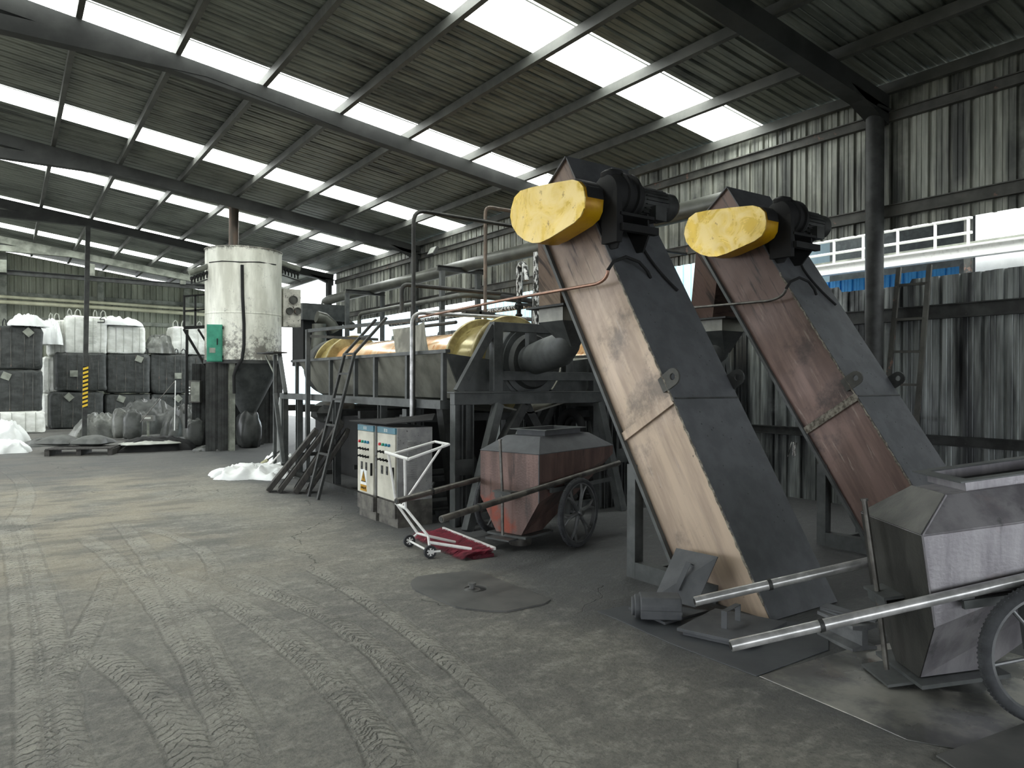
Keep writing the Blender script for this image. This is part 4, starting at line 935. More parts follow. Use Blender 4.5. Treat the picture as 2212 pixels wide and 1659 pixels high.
M_['board'] = mat('charred_board', (66, 64, 60), (44, 43, 41), .8, 0, 5., stretch=(4, 4, 1), spots=(92, 88, 80), spot_hi=.7, bump=.3)
for (x0, y0, x1, y1, lb, th) in ((3.02, 10.35, 3.60, 10.05, 'leftmost', .07), (3.12, 10.18, 3.66, 9.88, 'second from left', .06), (3.30, 10.02, 3.80, 9.62, 'third from left, tallest', .08), (3.46, 9.98, 3.84, 9.50, 'rightmost, lying behind the ladder', .06)):
    b = MB(); zt = .86 if 'third' not in lb else .98
    b.beam((x0, y0, .03), (x1, y1, zt), th, .26, (.3, 1, 0)); obj('board', b, M_['board'], label='thick charred black board leaning by the ladder, %s' % lb, cat='board', group='charred boards by the ladder', bevel=.008)
b = MB(50); c = at_z(548, 1030, 0); b.cloth(c, (1.25, .95), YAW*-1, 44, .20, .8, 2.4, 4, .01, .22, ridge=True); obj('white_tarp', b, M_['white'], label='crumpled bright white cloth lying on the floor beside the charred boards', cat='cloth')
b = MB(50); c = at_z(604, 1012, 0); b.cloth(c, (.45, .8), .3, 26, .34, .4, 2., 9, .01, .12); obj('white_sack', b, M_['white'], label='white sack edge rising behind the charred boards', cat='sack')
p0 = at_d(549, 1014, 12.3); p1 = at_d(613, 968, 12.3); p0.z = max(.04, p0.z)
root = thing('broom', p0, 'hand broom with a pale bound grip leaning behind the white cloth', 'broom')
b = MB(30); b.tube([p0.lerp(p1, .28), p1], .012, 8); obj('stick', b, M_['steel'], root)
b = MB(30); b.tube([p0.lerp(p1, t) for t in (.10, .2, .3, .46)], [.02, .03, .034, .028], 10); obj('bound_grip', b, mat('straw', (196, 194, 160), (150, 148, 120), .9, 0, 20., stretch=(1, 1, 9)), root)
b = MB(30); b.tube([p0.lerp(p1, -.06), p0.lerp(p1, .10)], [.05, .022], 10); obj('broom_head', b, M_['steel'], root)
p0 = at_d(572, 1016, 12.0); p1 = at_d(612, 972, 12.2); p0.z = max(.03, p0.z)
tubeobj('white_stick', [p0, p1], .014, M_['wpaint'], 'thin white stick leaning just right of the broom', 'stick')
obj = OBJ
# ================================================================ PIPES
tubeobj('large_pipe', [V((7.6, 6.0, 3.88)), V((7.6, 20.2, 3.88)), V((7.6, 20.45, 3.85)), V((7.6, 20.5, 3.75)), V((7.62, 18.7, 3.0))][:4], .13, M_['pipe'], 'large grey pipe running level along the wall behind both elevators', 'pipe', n=24)
b = MB(30); b.tube([V((7.6, 20.42, 3.74)), V((7.62, 18.6, 3.02))], .125, 20); b.lathe(V((7.61, 19.7, 3.45)), V((.01, -.93, -.37)), [(0, .13), (0, .14), (.05, .14), (.05, .13)], 20, cap=False)
obj('duct', b, mat('silver_duct', (150, 150, 146), (110, 110, 106), .25, .8, 6.), label='silvery duct slanting down from the end of the large grey pipe', cat='duct')
for (nm, pa, pb, Y, posts, lb) in (('pipe_support', (945, 578), (1046, 587), 12.6, (955, 1032), 'T-shaped pipe support under the large pipe, nearer'), ('pipe_support', (747, 629), (831, 636), 17.1, (750, 826), 'T-shaped pipe support under the large pipe, farther')):
    p, q = at_y(*pa, Y), at_y(*pb, Y); q.z = p.z
    root = thing(nm, (p.x, Y, 0), lb, 'pipe support', 'pipe supports along the wall')
    b = MB(); b.ibeam(p, q, .08, .10, .015); obj('cross_arm', b, M_['steel'], root)
    for px in posts:
        x = at_y(px, 600, Y).x; b = MB(); b.beam((x, Y, 0), (x, Y, p.z-.05), .09, .09); obj('post', b, M_['steel2'], root)
pt = V((3.84, 7.54, 3.5))
tubeobj('tall_pipe', [V((3.84, 7.54, 0)), V((3.84, 7.54, 3.38))]+arc((3.84, 7.54, 3.38), (3.84, 7.54, 3.52), (4.0, 7.54, 3.52))[1:]+[V((5.6, 7.54, 3.5)), V((8.4, 7.54, 3.48))], .024, M_['pipe_dark'], 'tall thin dark pipe rising in front of the trough and bending toward the wall', 'pipe')
tubeobj('white_pipe', [V((3.80, 7.50, 1.1)), V((3.80, 7.50, 2.2))]+arc((3.80, 7.50, 2.2), (3.80, 7.50, 2.34), (3.95, 7.50, 2.34))[1:]+[V((5.4, 7.5, 2.35))], .022, M_['galv'], 'pale thin pipe strapped beside the tall dark pipe over the cabinets', 'pipe')
a = at_x(1048, 640, 6.5); c = at_x(1048, 452, 6.5)
tubeobj('rust_pipe', [V((6.5, a.y, 2.4)), V((6.5, a.y, c.z-.08))]+arc((6.5, a.y, c.z-.08), (6.5, a.y, c.z+.04), (6.62, a.y, c.z+.04))[1:]+[V((8.3, a.y, c.z+.03))], .03, mat('rust_pipe', (138, 122, 108), (104, 96, 88), .6, .3, 4.), 'brownish pipe with a square bend at its top, left of the yellow guard', 'pipe')
Y9 = at_x(1000, 640, 7.0).y
tubeobj('steam_pipe', [V((7.0, 16.6, 2.7)), V((7.0, 16.6, 3.0))]+arc((7.0, 16.6, 3.0), (7.0, 16.6, 3.17), (7.0, 16.4, 3.17))[1:]+[V((7.0, Y9+.2, 3.17))]+arc((7.0, Y9+.2, 3.17), (7.0, Y9, 3.17), (7.2, Y9, 3.17))[1:]+[V((8.3, Y9, 3.15))], .05, M_['pipe'], 'medium grey pipe running above the orange drum and turning to the wall', 'pipe', n=14)
tubeobj('lower_pipe', [V((7.3, 15.5, 2.86)), V((7.3, 9.0, 2.84))], .045, M_['foil'], 'foil wrapped thin pipe running below the medium grey pipe', 'pipe', n=12)
p, q = at_y(868, 614, 10.5), at_y(1114, 632, 10.5)
tubeobj('cross_pipe', [V((p.x, 10.5, p.z-.42)), V((p.x, 10.5, p.z-.12))]+arc((p.x, 10.5, p.z-.12), (p.x, 10.5, p.z), (p.x+.12, 10.5, p.z))[1:]+[V((q.x, 10.5, p.z-.02))], .035, M_['pipe_dark'], 'dark level pipe crossing behind the tall thin pipe', 'pipe', n=12)
root = thing('pipe_rack', (6.05, 9.0, 1.9), 'three dark thin pipes on short posts in the bright gap above the drum', 'pipe rack')
for (pa, pb, X) in (((903, 677), (1033, 668), 5.8), ((1000, 676), (1190, 694), 6.3), ((905, 706), (985, 696), 6.0)):
    p, q = at_x(*pa, X), at_x(*pb, X); b = MB(30); b.tube([p, q], .03, 10); obj('pipe_run', b, M_['pipe_dark'], root)
for y in (8.2, 9.6):
    b = MB(); b.b2((6.03, y, 1.86), (6.07, y+.04, 2.75)); b.b2((5.78, y, 2.6), (6.32, y+.04, 2.64)); obj('rack_post', b, M_['steel'], root)
# foil wrapped risers and valve
X = 5.4
P = [at_x(1122, 690, X), at_x(1122, 578, X), at_x(1128, 570, X), at_x(1134, 578, X), at_x(1136, 606, X)]
tubeobj('foil_pipe', [P[0].lerp(P[1], .45), P[1]]+arc(P[1], P[2]+V((0, 0, .04)), P[3])[1:]+[P[4]], .042, M_['foil'], 'shiny foil wrapped pipe bent over like a hook beside the tan elevator', 'pipe', 'foil wrapped pipes', n=12)
tubeobj('foil_pipe', [V((5.4, at_x(1160, 650, X).y, 2.13)), at_x(1160, 650, X), at_x(1162, 545, X)], .055, M_['foil'], 'straight thicker foil wrapped pipe beside the tan elevator', 'pipe', 'foil wrapped pipes', n=12)
root = thing('valve', at_x(1121, 680, X), 'dark valve with a handwheel between the drum and the tan elevator', 'valve')
c = at_x(1121, 662, X)
b = MB(30); b.lathe(c-V((0, 0, .14)), (0, 0, 1), [(0, .03), (.03, .05), (.05, .028), (.10, .028), (.11, .055), (.16, .055), (.17, .03), (.30, .03)], 16); obj('valve_body', b, M_['black'], root)
b = MB(30); w0 = c+V((-.06, -.08, 0)); b.tube([w0+V((math.cos(a)*.05, 0, math.sin(a)*.05)) for a in [2*math.pi*i/20 for i in range(20)]], .007, 6, closed=True); b.tube([w0, c], .008, 6); b.tube([w0-V((.05, 0, 0)), w0+V((.05, 0, 0))], .005, 6); obj('handwheel', b, M_['black'], root)
tubeobj('black_pipe', [at_x(1085, 640, X+.1), at_x(1122, 647, X+.1), at_x(1190, 655, X+.1), at_x(1240, 662, X+.1)], .035, M_['black'], 'black pipe above the valve leading behind the tan elevator', 'pipe')
c = at_x(935, 543, 8.1); root = thing('flood_light', c, 'small floodlight on a bracket below the upper girt', 'lamp')
b = MB(); R = Matrix.Rotation(math.radians(30), 3, 'Y'); b.box(c, (.06, .30, .22), R); obj('housing', b, M_['steel'], root)
b = MB(); b.box(c+R @ V((-.035, 0, 0)), (.01, .26, .18), R); obj('glass', b, mat('lamp_glass', (150, 152, 146), None, .1), root)
b = MB(); b.beam(c+V((0, .1, 0)), c+V((.46, .1, .12)), .02, .02); obj('bracket', b, M_['steel'], root)
# rail post at the drum's far end
root = thing('guard_rail', (3.84, 11.2, 0), 'post and top rail standing in front of the far left end of the orange drum', 'railing')
a = at_x(665, 712, 3.80); b = MB(); b.b2((3.77, a.y-.03, 0), (3.83, a.y+.03, a.z)); obj('post', b, M_['steel2'], root)
q = at_y(905, 690, 9.3); b = MB(); b.beam((3.8, a.y, a.z-.02), (q.x, 9.3, q.z), .05, .05); obj('top_rail', b, M_['steel2'], root)
b = MB(); b.beam((3.83, a.y-.03, a.z-.1), (4.6, 10.2, a.z-.16), .04, .04); obj('lower_rail', b, M_['girt'], root)
# ================================================================ HOOD AND DUCTS BY THE FAR END OF THE DRUM
def ybox(px0, px1, y0, y1, Y, dep, name, m, par=None, **k):
    a = at_y(px0, y1, Y); c = at_y(px1, y0, Y); b = MB(); b.b2((a.x, Y, max(0, a.z)), (c.x, Y+dep, c.z)); return obj(name, b, m, par, **k)
root = thing('exhaust_hood', at_y(700, 740, 18.6), 'dark exhaust hood and ducts behind the far end of the orange drum', 'exhaust hood')
ybox(653, 745, 660, 690, 18.6, 1.2, 'hood_top', M_['steel2'], root)
ybox(655, 740, 690, 790, 18.8, .9, 'hood_body', M_['black'], root)
for (pts, r, nm) in (([(686, 758), (690, 720), (690, 700)], .17, 'vertical_duct'), ([(684, 684), (700, 688), (716, 702), (724, 716)], .14, 'bent_duct')):
    b = MB(40); b.tube([at_y(px, py, 16.6) for px, py in pts], r, 18); obj(nm, b, M_['pipe'], root)
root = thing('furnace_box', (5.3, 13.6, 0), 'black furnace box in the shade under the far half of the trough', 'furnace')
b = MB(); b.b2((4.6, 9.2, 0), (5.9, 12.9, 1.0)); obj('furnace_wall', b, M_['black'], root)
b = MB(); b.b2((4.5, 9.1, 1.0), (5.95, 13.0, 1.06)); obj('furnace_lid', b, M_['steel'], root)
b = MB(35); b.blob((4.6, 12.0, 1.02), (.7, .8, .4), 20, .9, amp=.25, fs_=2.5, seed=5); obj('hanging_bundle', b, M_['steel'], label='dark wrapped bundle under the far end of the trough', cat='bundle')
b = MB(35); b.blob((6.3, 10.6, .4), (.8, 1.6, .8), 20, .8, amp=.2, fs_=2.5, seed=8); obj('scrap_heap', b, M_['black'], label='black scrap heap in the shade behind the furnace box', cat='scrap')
b = MB(40); b.tube([(4.2+.35*math.cos(t), 8.3, .36+.34*math.sin(t)) for t in [math.pi*(1.0+.9*i/14) for i in range(15)]], .02, 8); obj('hose', b, M_['steel'], label='curved hose lying in the shade behind the ladder', cat='hose')
b = MB(); b.prism([at_y(596, 940, 12.6)*1, at_y(604, 858, 12.6), at_y(612, 858, 12.6), at_y(612, 996, 12.6), at_y(598, 1000, 12.6)], (0, .02, 0)); obj('white_board', b, M_['white'], label='narrow white panel standing behind the far legs of the platform', cat='panel')
# leaning steel posts at the platform's far corner
for (pa, pb, lb) in (((594, 850), (612, 1000), 'slanting steel bar left of the far platform leg'), ((604, 765), (617, 850), 'slanting bar above the far left corner of the platform')):
    p, q = at_d(*pa, 12.3), at_d(*pb, 11.9); b = MB(); q.z = max(0, q.z); b.beam(p, q, .06, .06); obj('steel_bar', b, M_['steel2'], label=lb, cat='steel bar')
root = thing('small_stand', at_d(605, 850, 12.3), 'small steel stand with a flat top between silo and platform', 'stand')
b = MB(); p, q = at_d(570, 764, 12.4), at_d(606, 761, 12.2); b.beam(p, q, .3, .02); obj('stand_top', b, M_['steel'], root)
b = MB(); p = at_d(594, 766, 12.3); b.beam(p, V((p.x, p.y, 0)), .05, .05); obj('stand_post', b, M_['steel2'], root)
b = MB(); p, q = at_d(574, 768, 12.4), at_d(592, 806, 12.3); b.beam(p, q, .02, .02); obj('brace', b, M_['beam_pale'], root)
# ================================================================ SILO
def silo_mat():
    s = NB('silo_white'); X, Y, Z = s.xyz(); st = s.map((3, 3, .7))
    col = s.mix(s.step(s.noise(1., 6, .6, st), .38, .66), lin((238, 238, 226)), lin((200, 200, 186)))
    d = s.math('ADD', s.math('MULTIPLY', s.step(Z, 1.3, 0.), .15), s.step(Z, 2.42, 2.62, 0, .25))
    sp = s.math('MULTIPLY', s.step(s.math('ADD', s.noise(3.4, 10, .82), d), .55, .70), .85)
    col = s.mix(sp, col, lin((84, 80, 72))); s.base(col); s.rm(.5, .05); return s.m
SC = V((4.53, 17.5, 0)); root = thing('silo', SC, 'tall white cylindrical silo with a green box on its side', 'silo')
zb, zt_ = 2.0, 4.55; R_ = .84
b = MB(30); b.lathe(SC+V((0, 0, 0)), (0, 0, 1), [(zb, R_), (zb+1.05, R_), (zb+1.06, R_+.008), (zb+1.08, R_+.008), (zb+1.09, R_), (zt_-.02, R_), (zt_-.02, R_+.02), (zt_, R_+.02), (zt_, 0.05)], 64); sh = obj('shell', b, silo_mat(), root)
sh.location = (0, 0, 2.0); 
for v in sh.data.vertices: v.co.z -= 2.0
b = MB(30); b.lathe(SC, (0, 0, 1), [(zb-.06, R_+.03), (zb+.02, R_+.03)], 64); obj('base_ring', b, M_['steel'], root)
b = MB(30); b.lathe(SC+V((.1, 0, 0)), (0, 0, 1), [(.78, .16), (zb-.06, R_-.1)], 40); obj('discharge_cone', b, M_['steel2'], root)
b = MB(30); b.lathe(SC+V((.1, 0, 0)), (0, 0, 1), [(.70, .17), (.80, .17)], 30); obj('outlet_collar', b, M_['steel'], root)
b = MB(50); b.blob(SC+V((.1, -.05, .40)), (.55, .5, .95), 30, .75, amp=.14, fs_=2.6, seed=11, flat=.41); obj('hanging_bag', b, mat('dark_plastic', (74, 76, 74), (44, 46, 45), .35, .1, 3.), label='crumpled dark bag hanging from the silo outlet', cat='bag')
for k, (dx, dy) in enumerate(((-.42, -.62), (.70, -.40), (.55, .6), (-.62, .5))):
    b = MB(); b.ibeam(SC+V((dx, dy, 0)), SC+V((dx, dy, zb-.05)), .12, .12, .012, (0, 1, 0)); obj('leg', b, M_['beam_pale'] if k == 0 else M_['steel'], root)
for (ya_, xa_, xb_) in ((-.55, -.95, -.42), (.9, -.95, 1.1)):
    b = MB(); b.add(*wallsheet('y', SC.y+ya_, SC.x+xa_, SC.x+xb_, 0, 1.95, .03)); obj('skirt_sheet', b, M_['steel'], root)
b = MB(30); cx = at_y(505, 500, 17.4).x; b.lathe((cx, 17.4, zt_), (0, 0, 1), [(0, .11), (zr(cx)-zt_-.02, .11)], 20); b.lathe((cx, 17.4, zr(cx)-.10), (0, 0, 1), [(0, .2), (.02, .2)], 20); obj('chimney', b, mat('chimney_rust', (110, 94, 82), (84, 82, 76), .5, .4, 3., stretch=(4, 4, .6)), root)
def sl(px, py, off=.0):
    """point on the silo shell seen at this pixel"""
    r = ray(px, py); a = r.x**2+r.y**2; q = EYEP-SC; h = (q.x*r.x+q.y*r.y); c = q.x**2+q.y**2-(R_+off)**2; d = max(0, h*h-a*c); return EYEP+r*((-h-math.sqrt(d))/a)
b = MB(40); b.tube([sl(523, 572, .04), sl(524, 640, .04), sl(527, 700, .04), sl(527, 745, .04), sl(523, 775, .05), sl(510, 795, .05), sl(505, 812, .05), sl(506, 850, .02)], .035, 10); obj('drain_pipe', b, M_['black'], root)
b = MB(40); b.tube([sl(x, y, .02) for x, y in ((452, 567), (480, 564), (520, 566), (560, 566), (596, 572))], .012, 6); obj('wire', b, M_['black'], root)
c = sl(464, 742); R = Matrix.Rotation(math.radians(-18), 3, 'Z'); c = c+V((-.02, -.10, 0)); b = MB(); b.box(c, (.32, .2, .82), R); gb = obj('green_box', b, mat('green_paint', (60, 150, 122), (44, 126, 102), .4, .1, 5., spots=(50, 70, 60)), root, label='green painted switch box', bevel=.01)
b = MB(); b.box(c+R @ V((.0, -.108, .0)), (.28, .012, .78), R); obj('box_door', b, gb.data.materials[0], gb, bevel=.004)
b = MB(); b.box(c+R @ V((.06, -.13, .03)), (.02, .03, .14), R); obj('box_handle', b, M_['black'], gb)
b = MB(); b.box(c+R @ V((-.04, -.118, -.16)), (.12, .006, .11), R); obj('box_label', b, M_['beam_pale'], gb)
b = MB()
for s_ in (.34, -.30): b.box(c+R @ V((.165, -.06, s_)), (.03, .05, .06), R)
obj('box_hinges', b, M_['black'], gb)
# right side port box
a = at_y(612, 705, 17.2); q = at_y(650, 626, 17.2); b = MB(); b.b2((a.x, 17.2, a.z), (q.x, 17.5, q.z)); pb = obj('port_box', b, mat('stained_white', (206, 204, 192), (150, 148, 138), .6, .1, 5., spots=(70, 64, 58), spot_hi=.6), root)
for (px, py, r) in ((633, 648, .10), (625, 672, .085), (642, 672, .085)):
    p = at_y(px, py, 17.2); b = MB(30); b.lathe(p, (0, -1, 0), [(0, r), (.06, r), (.06, r-.02), (.04, r-.02)], 24); obj('port_flange', b, M_['girt'], pb)
b = MB(); b.beam((a.x-.1, 17.3, a.z+.1), (a.x-.1, 17.3, q.z+.15), .12, .12); obj('black_duct', b, M_['black'], root)
# manifolds with pulse valves
for sgn, pa, pb_, nm in ((-1, (408, 590), (452, 574), 'left'), (1, (603, 566), (648, 582), 'right')):
    p, q = at_y(*pa, 17.4), at_y(*pb_, 17.4); b = MB(30); b.tube([p, q], .062, 16); mf = obj('air_manifold', b, M_['beam_pale'], root)
    for k in range(6):
        c = p.lerp(q, .12+.15*k); b = MB(30); b.lathe(c-V((0, .04, .10)), (0, 0, -1), [(0, .02), (.02, .036), (.07, .036), (.08, .02), (.16, .018)], 12); obj('pulse_valve', b, M_['black'], mf)
    b = MB(); b.beam(p-V((0, .02, .29)), q-V((0, .02, .29)), .03, .03); obj('manifold_bracket', b, M_['steel'], root)
# access platform and stair left of the silo
root = thing('access_platform', at_y(420, 705, 17.8), 'black angle-iron access platform with a stair, left of the white silo', 'platform')
Yq = 17.9
def yl(name, pts, w_=.04):
    for i in range(len(pts)-1):
        b = MB(); b.beam(at_y(*pts[i], Yq), at_y(*pts[i+1], Yq), w_, w_, (0, 1, 0)); obj(name, b, M_['black'], root)
yl('platform_edge', [(397, 708), (448, 706)], .07); yl('top_rail', [(399, 640), (447, 636)]); yl('mid_rail', [(398, 672), (448, 668)])
for px in (398, 422, 446): yl('rail_post', [(px, 638), (px, 707)])
yl('stair_rail', [(397, 711), (454, 808)], .05); yl('stair_rail', [(428, 711), (449, 745)], .04)
yl('rail_post', [(404, 712), (402, 925)], .05)
# ================================================================ BACK OF THE SHED: BIG BAGS
def bag_mat(name, a, b_, fine):
    s = NB(name); X, Y, Z = s.xyz(); w1 = s.noise(1., 3, .5, s.map((30, 30, 3)))
    col = s.mix(s.step(s.noise(2.5, 6, .6, s.map((1, 1, 2))), .35, .65), lin(a), lin(b_)); col = s.mix(s.math('MULTIPLY', s.step(w1, .55, .7), .25), col, lin(fine))
    s.base(col); s.rm(.6, 0); s.bump(s.noise(7, 4), .5, .04); return s.m
M_['bagb'] = bag_mat('black_woven_bag', (66, 69, 67), (46, 49, 47), (96, 98, 94)); M_['bagw'] = bag_mat('white_woven_bag', (236, 238, 232), (206, 208, 200), (240, 240, 236))
M_['strap'] = mat('black_strap', (52, 54, 53), (40, 42, 41), .8); M_['wstrap'] = mat('pale_strap', (176, 178, 168), (150, 152, 144), .8)
def bigbag(px0, px1, yt, yb, Y, dark, lab, loops=True, seed=0, dep=1.1, patch=True, grp='black bulk bags stacked at the back', printing=False, floor=False):
    a = at_y(px0, yb, Y); c = at_y(px1, yt, Y); z0 = 0.0 if floor else max(0, a.z); w_ = c.x-a.x; h = c.z-z0; cx = (a.x+c.x)/2
    root = thing('bulk_bag', (cx, Y+dep/2, z0), lab, 'bulk bag', grp); m = M_['bagb'] if dark else M_['bagw']
    b = MB(50); b.blob((cx, Y+dep/2, z0+h/2), (w_*1.03, dep, h*1.0), 56, .16, .18, .05, 3.4, seed); obj('bag_body', b, m, root)
    st = M_['strap'] if dark else M_['wstrap']
    for i, f in enumerate((.22, .42, .66, .84)):
        x = a.x+w_*f; b = MB(40); b.tube([(x, Y-.012+.02*math.sin(i), z0+.05*h), (x+.01*math.sin(i*3+seed), Y-.04, z0+.5*h), (x, Y-.012, z0+.95*h)], .011, 6); obj('seam_piping', b, M_['girt'] if dark else st, root)
    if loops:
        for f in (.1, .3, .72, .92):
            x = a.x+w_*f; lx = .07+.02*math.sin(seed+f*9); zt2 = z0+h*.96; b = MB(40); b.tube([(x-lx, Y+.12, zt2-.05), (x-lx*.9, Y+.1, zt2+.16), (x-.2*lx, Y+.1, zt2+.25), (x+.5*lx, Y+.1, zt2+.21), (x+lx, Y+.12, zt2-.03)], .02, 6); obj('lifting_loop', b, st, root)
    if patch:
        b = MB(); b.box((a.x+w_*(.35 if seed % 2 else .74), Y-.055, z0+h*(.86 if seed % 3 else .45)), (.22, .012, .20), Matrix.Rotation(.4*(seed % 3), 3, 'Y')); obj('paper_label', b, M_['beam_pale'], root)
    if printing:
        b = MB(); X0 = a.x+w_*.42
        for k in range(12): b.b2((X0, Y-.05, z0+h*(.28+.042*k)), (X0+w_*(.30+.03*math.sin(k*2.)), Y-.047, z0+h*(.28+.042*k)+.010))
        obj('printed_text', b, M_['wstrap'], root)
        b = MB(); xa = a.x+w_*.76; za = z0+h*.84; b.beam((xa, Y-.05, za), (xa+.20, Y-.05, za), .02, .03); b.beam((xa+.2, Y-.05, za), (xa+.2, Y-.05, za+.1), .02, .03, (0, 1, 0)); b.beam((xa+.2, Y-.05, za+.1), (xa+.06, Y-.05, za+.1), .02, .03); b.beam((xa+.06, Y-.05, za+.1), (xa+.18, Y-.05, za+.22), .02, .03, (0, 1, 0)); obj('printed_mark', b, M_['strap'], root)
    return root
G1 = 'black bulk bags stacked at the back'; G2 = 'white bulk bags on top of the stacks'
bigbag(-30, 90, 800, 893, 25.6, True, 'black bulk bag, lower of the two in the leftmost stack', False, 1)
bigbag(-26, 91, 706, 797, 25.6, True, 'black bulk bag, upper of the two in the leftmost stack', True, 2)
bigbag(108, 222, 846, 937, 27.2, True, 'black bulk bag on the floor behind the yellow striped post', False, 5, floor=True)
bigbag(120, 230, 762, 845, 27.2, True, 'black bulk bag on the upper row behind the yellow striped post', False, 3)
bigbag(226, 325, 851, 934, 27.4, True, 'black bulk bag on the lower row, second from the striped post', False, 7, floor=True)
bigbag(231, 324, 764, 850, 27.4, True, 'black bulk bag on the upper row, second from the striped post', True, 4)
bigbag(326, 404, 851, 932, 27.5, True, 'black bulk bag on the lower row, third from the striped post', False, 8, floor=True)
bigbag(326, 404, 766, 850, 27.5, True, 'black bulk bag on the upper row, third from the striped post', True, 6)
bigbag(406, 486, 851, 932, 27.6, True, 'black bulk bag on the lower row just left of the silo', False, 9, floor=True)
bigbag(406, 486, 768, 850, 27.6, True, 'black bulk bag on the upper row just left of the silo', True, 10)
bigbag(92, 138, 850, 935, 28.45, False, 'white bulk bag on the lower level between the black stacks', False, 21, patch=False, grp=G2, floor=True)
bigbag(92, 148, 772, 850, 28.45, False, 'white bulk bag on the middle level between the black stacks', False, 22, patch=False, grp=G2)
bigbag(104, 168, 692, 768, 27.6, False, 'white bulk bag at top, left of the printed one', True, 23, patch=False, grp=G2)
bigbag(142, 231, 684, 764, 27.25, False, 'printed white bulk bag on top behind the striped post', True, 24, patch=False, grp=G2, printing=True)
bigbag(232, 314, 706, 763, 27.4, False, 'low slumped white bulk bag on top, right of the printed one', False, 25, patch=False, grp=G2)
bigbag(372, 455, 708, 765, 27.6, False, 'white bulk bag on top beside the silo, with a tall peaked corner', True, 26, patch=False, grp=G2)
def heap(name, px, py, w_, d_, h, m, lab, cat, seed, rot=0., Y=None, z0=0., grp=None, ridge=True, amp=.5, fr=2.2):
    c = at_z(px, py, z0) if Y is None else at_y(px, py, Y); b = MB(45)
    b.cloth((c.x, c.y, z0 if Y is None else c.z), (w_, d_), rot, 34, h, amp, fr, seed, .02, .16, ridge=ridge); return obj(name, b, m, label=lab, cat=cat, group=grp)
M_['film'] = mat('grey_film', (120, 122, 116), (76, 78, 74), .32, .1, 3., spots=(150, 152, 146), spot_hi=.66); M_['film2'] = mat('dark_film', (88, 90, 87), (56, 58, 56), .35, .1, 3., spots=(120, 122, 118), spot_hi=.68)
M_['palebag'] = mat('pale_grey_cloth', (190, 192, 184), (160, 162, 154), .8, 0, 3.)
heap('white_bundle', 58, 706, 1.0, .9, .42, M_['white'], 'puffy white bundle with straps on top of the leftmost black stack', 'bundle', 31, Y=25.9, ridge=False)
heap('white_bundle', 106, 745, .7, .9, .9, M_['white'], 'crumpled white bundle squeezed between the leftmost stack and printed bag', 'bundle', 32, Y=27.3)
heap('white_bundle', 255, 704, 1.3, .9, .35, M_['white'], 'loose white bag lying over the slumped white bulk bag', 'bundle', 33, Y=27.6)
heap('scrap_heap', 345, 764, 1.1, .9, .75, M_['film'], 'grey scrap heap between the white bulk bags on top', 'scrap', 34, Y=27.9)
bigbag(-28, 96, 888, 938, 25.5, False, 'pale squashed bulk bag on the floor under the leftmost black stack', False, 35, patch=False, grp=None, floor=True)
heap('white_bag', 8, 978, 1.0, .7, .30, M_['white'], 'crumpled white bag on the floor at the left edge, lower one', 'bag', 36, grp='white bags at the left edge')
heap('white_bag', 6, 955, 1.1, .8, .60, M_['white'], 'crumpled white bag on the floor at the left edge, upper one', 'bag', 37, grp='white bags at the left edge')
heap('film_heap', 212, 945, 1.3, .9, .75, M_['film'], 'grey wrinkled film heap right of the striped post', 'plastic film', 41)
heap('film_heap', 318, 935, 1.9, 1.4, 1.15, M_['film2'], 'largest peaked heap of dark film in front of the black bags', 'plastic film', 42)
heap('film_heap', 398, 940, 1.2, 1.2, .95, M_['film2'], 'heap of dark film left of the electric box post', 'plastic film', 43)
heap('film_heap', 340, 972, 1.6, .9, .36, M_['black'], 'black folded film under the pale sheet', 'plastic film', 44, amp=.3)
heap('pale_sheet', 328, 958, 1.15, .7, .06, M_['palebag'], 'flat pale sheet lying on the black folded film', 'plastic sheet', 45, z0=.165, ridge=False)
heap('film_heap', 105, 962, 1.0, .8, .20, M_['film2'], 'flattened dark film left of the pallet sacks', 'plastic film', 46)
heap('film_heap', 460, 972, .8, .6, .12, M_['film2'], 'low dark film by the silo skirt', 'plastic film', 47)
def sack(px0, px1, yt, yb, D, m, lab, seed, grp=None, e=.6, cat='sack'):
    a, c = at_d(px0, yb, D), at_d(px1, yt, D); ctr = (a+c)/2; b = MB(45); w_ = (px1-px0)*D/CF; h = c.z-a.z
    b.blob((ctr.x, ctr.y, max(ctr.z, h*.5)), (w_, min(.6, w_*.8), h), 30, e, .45, .14, 2.4, seed, .46); return obj('sack', b, m, label=lab, cat=cat, group=grp)
sack(244, 272, 893, 960, 19.2, M_['film'], 'wrinkled grey sack standing upright, left one of the standing pair', 51)
sack(268, 304, 898, 962, 19.0, M_['film2'], 'smooth dark sack standing upright with a pale seam', 52)
sack(402, 438, 928, 990, 16.9, M_['film2'], 'dark boot-shaped bundle standing in front of the electric box', 53, cat='bundle')
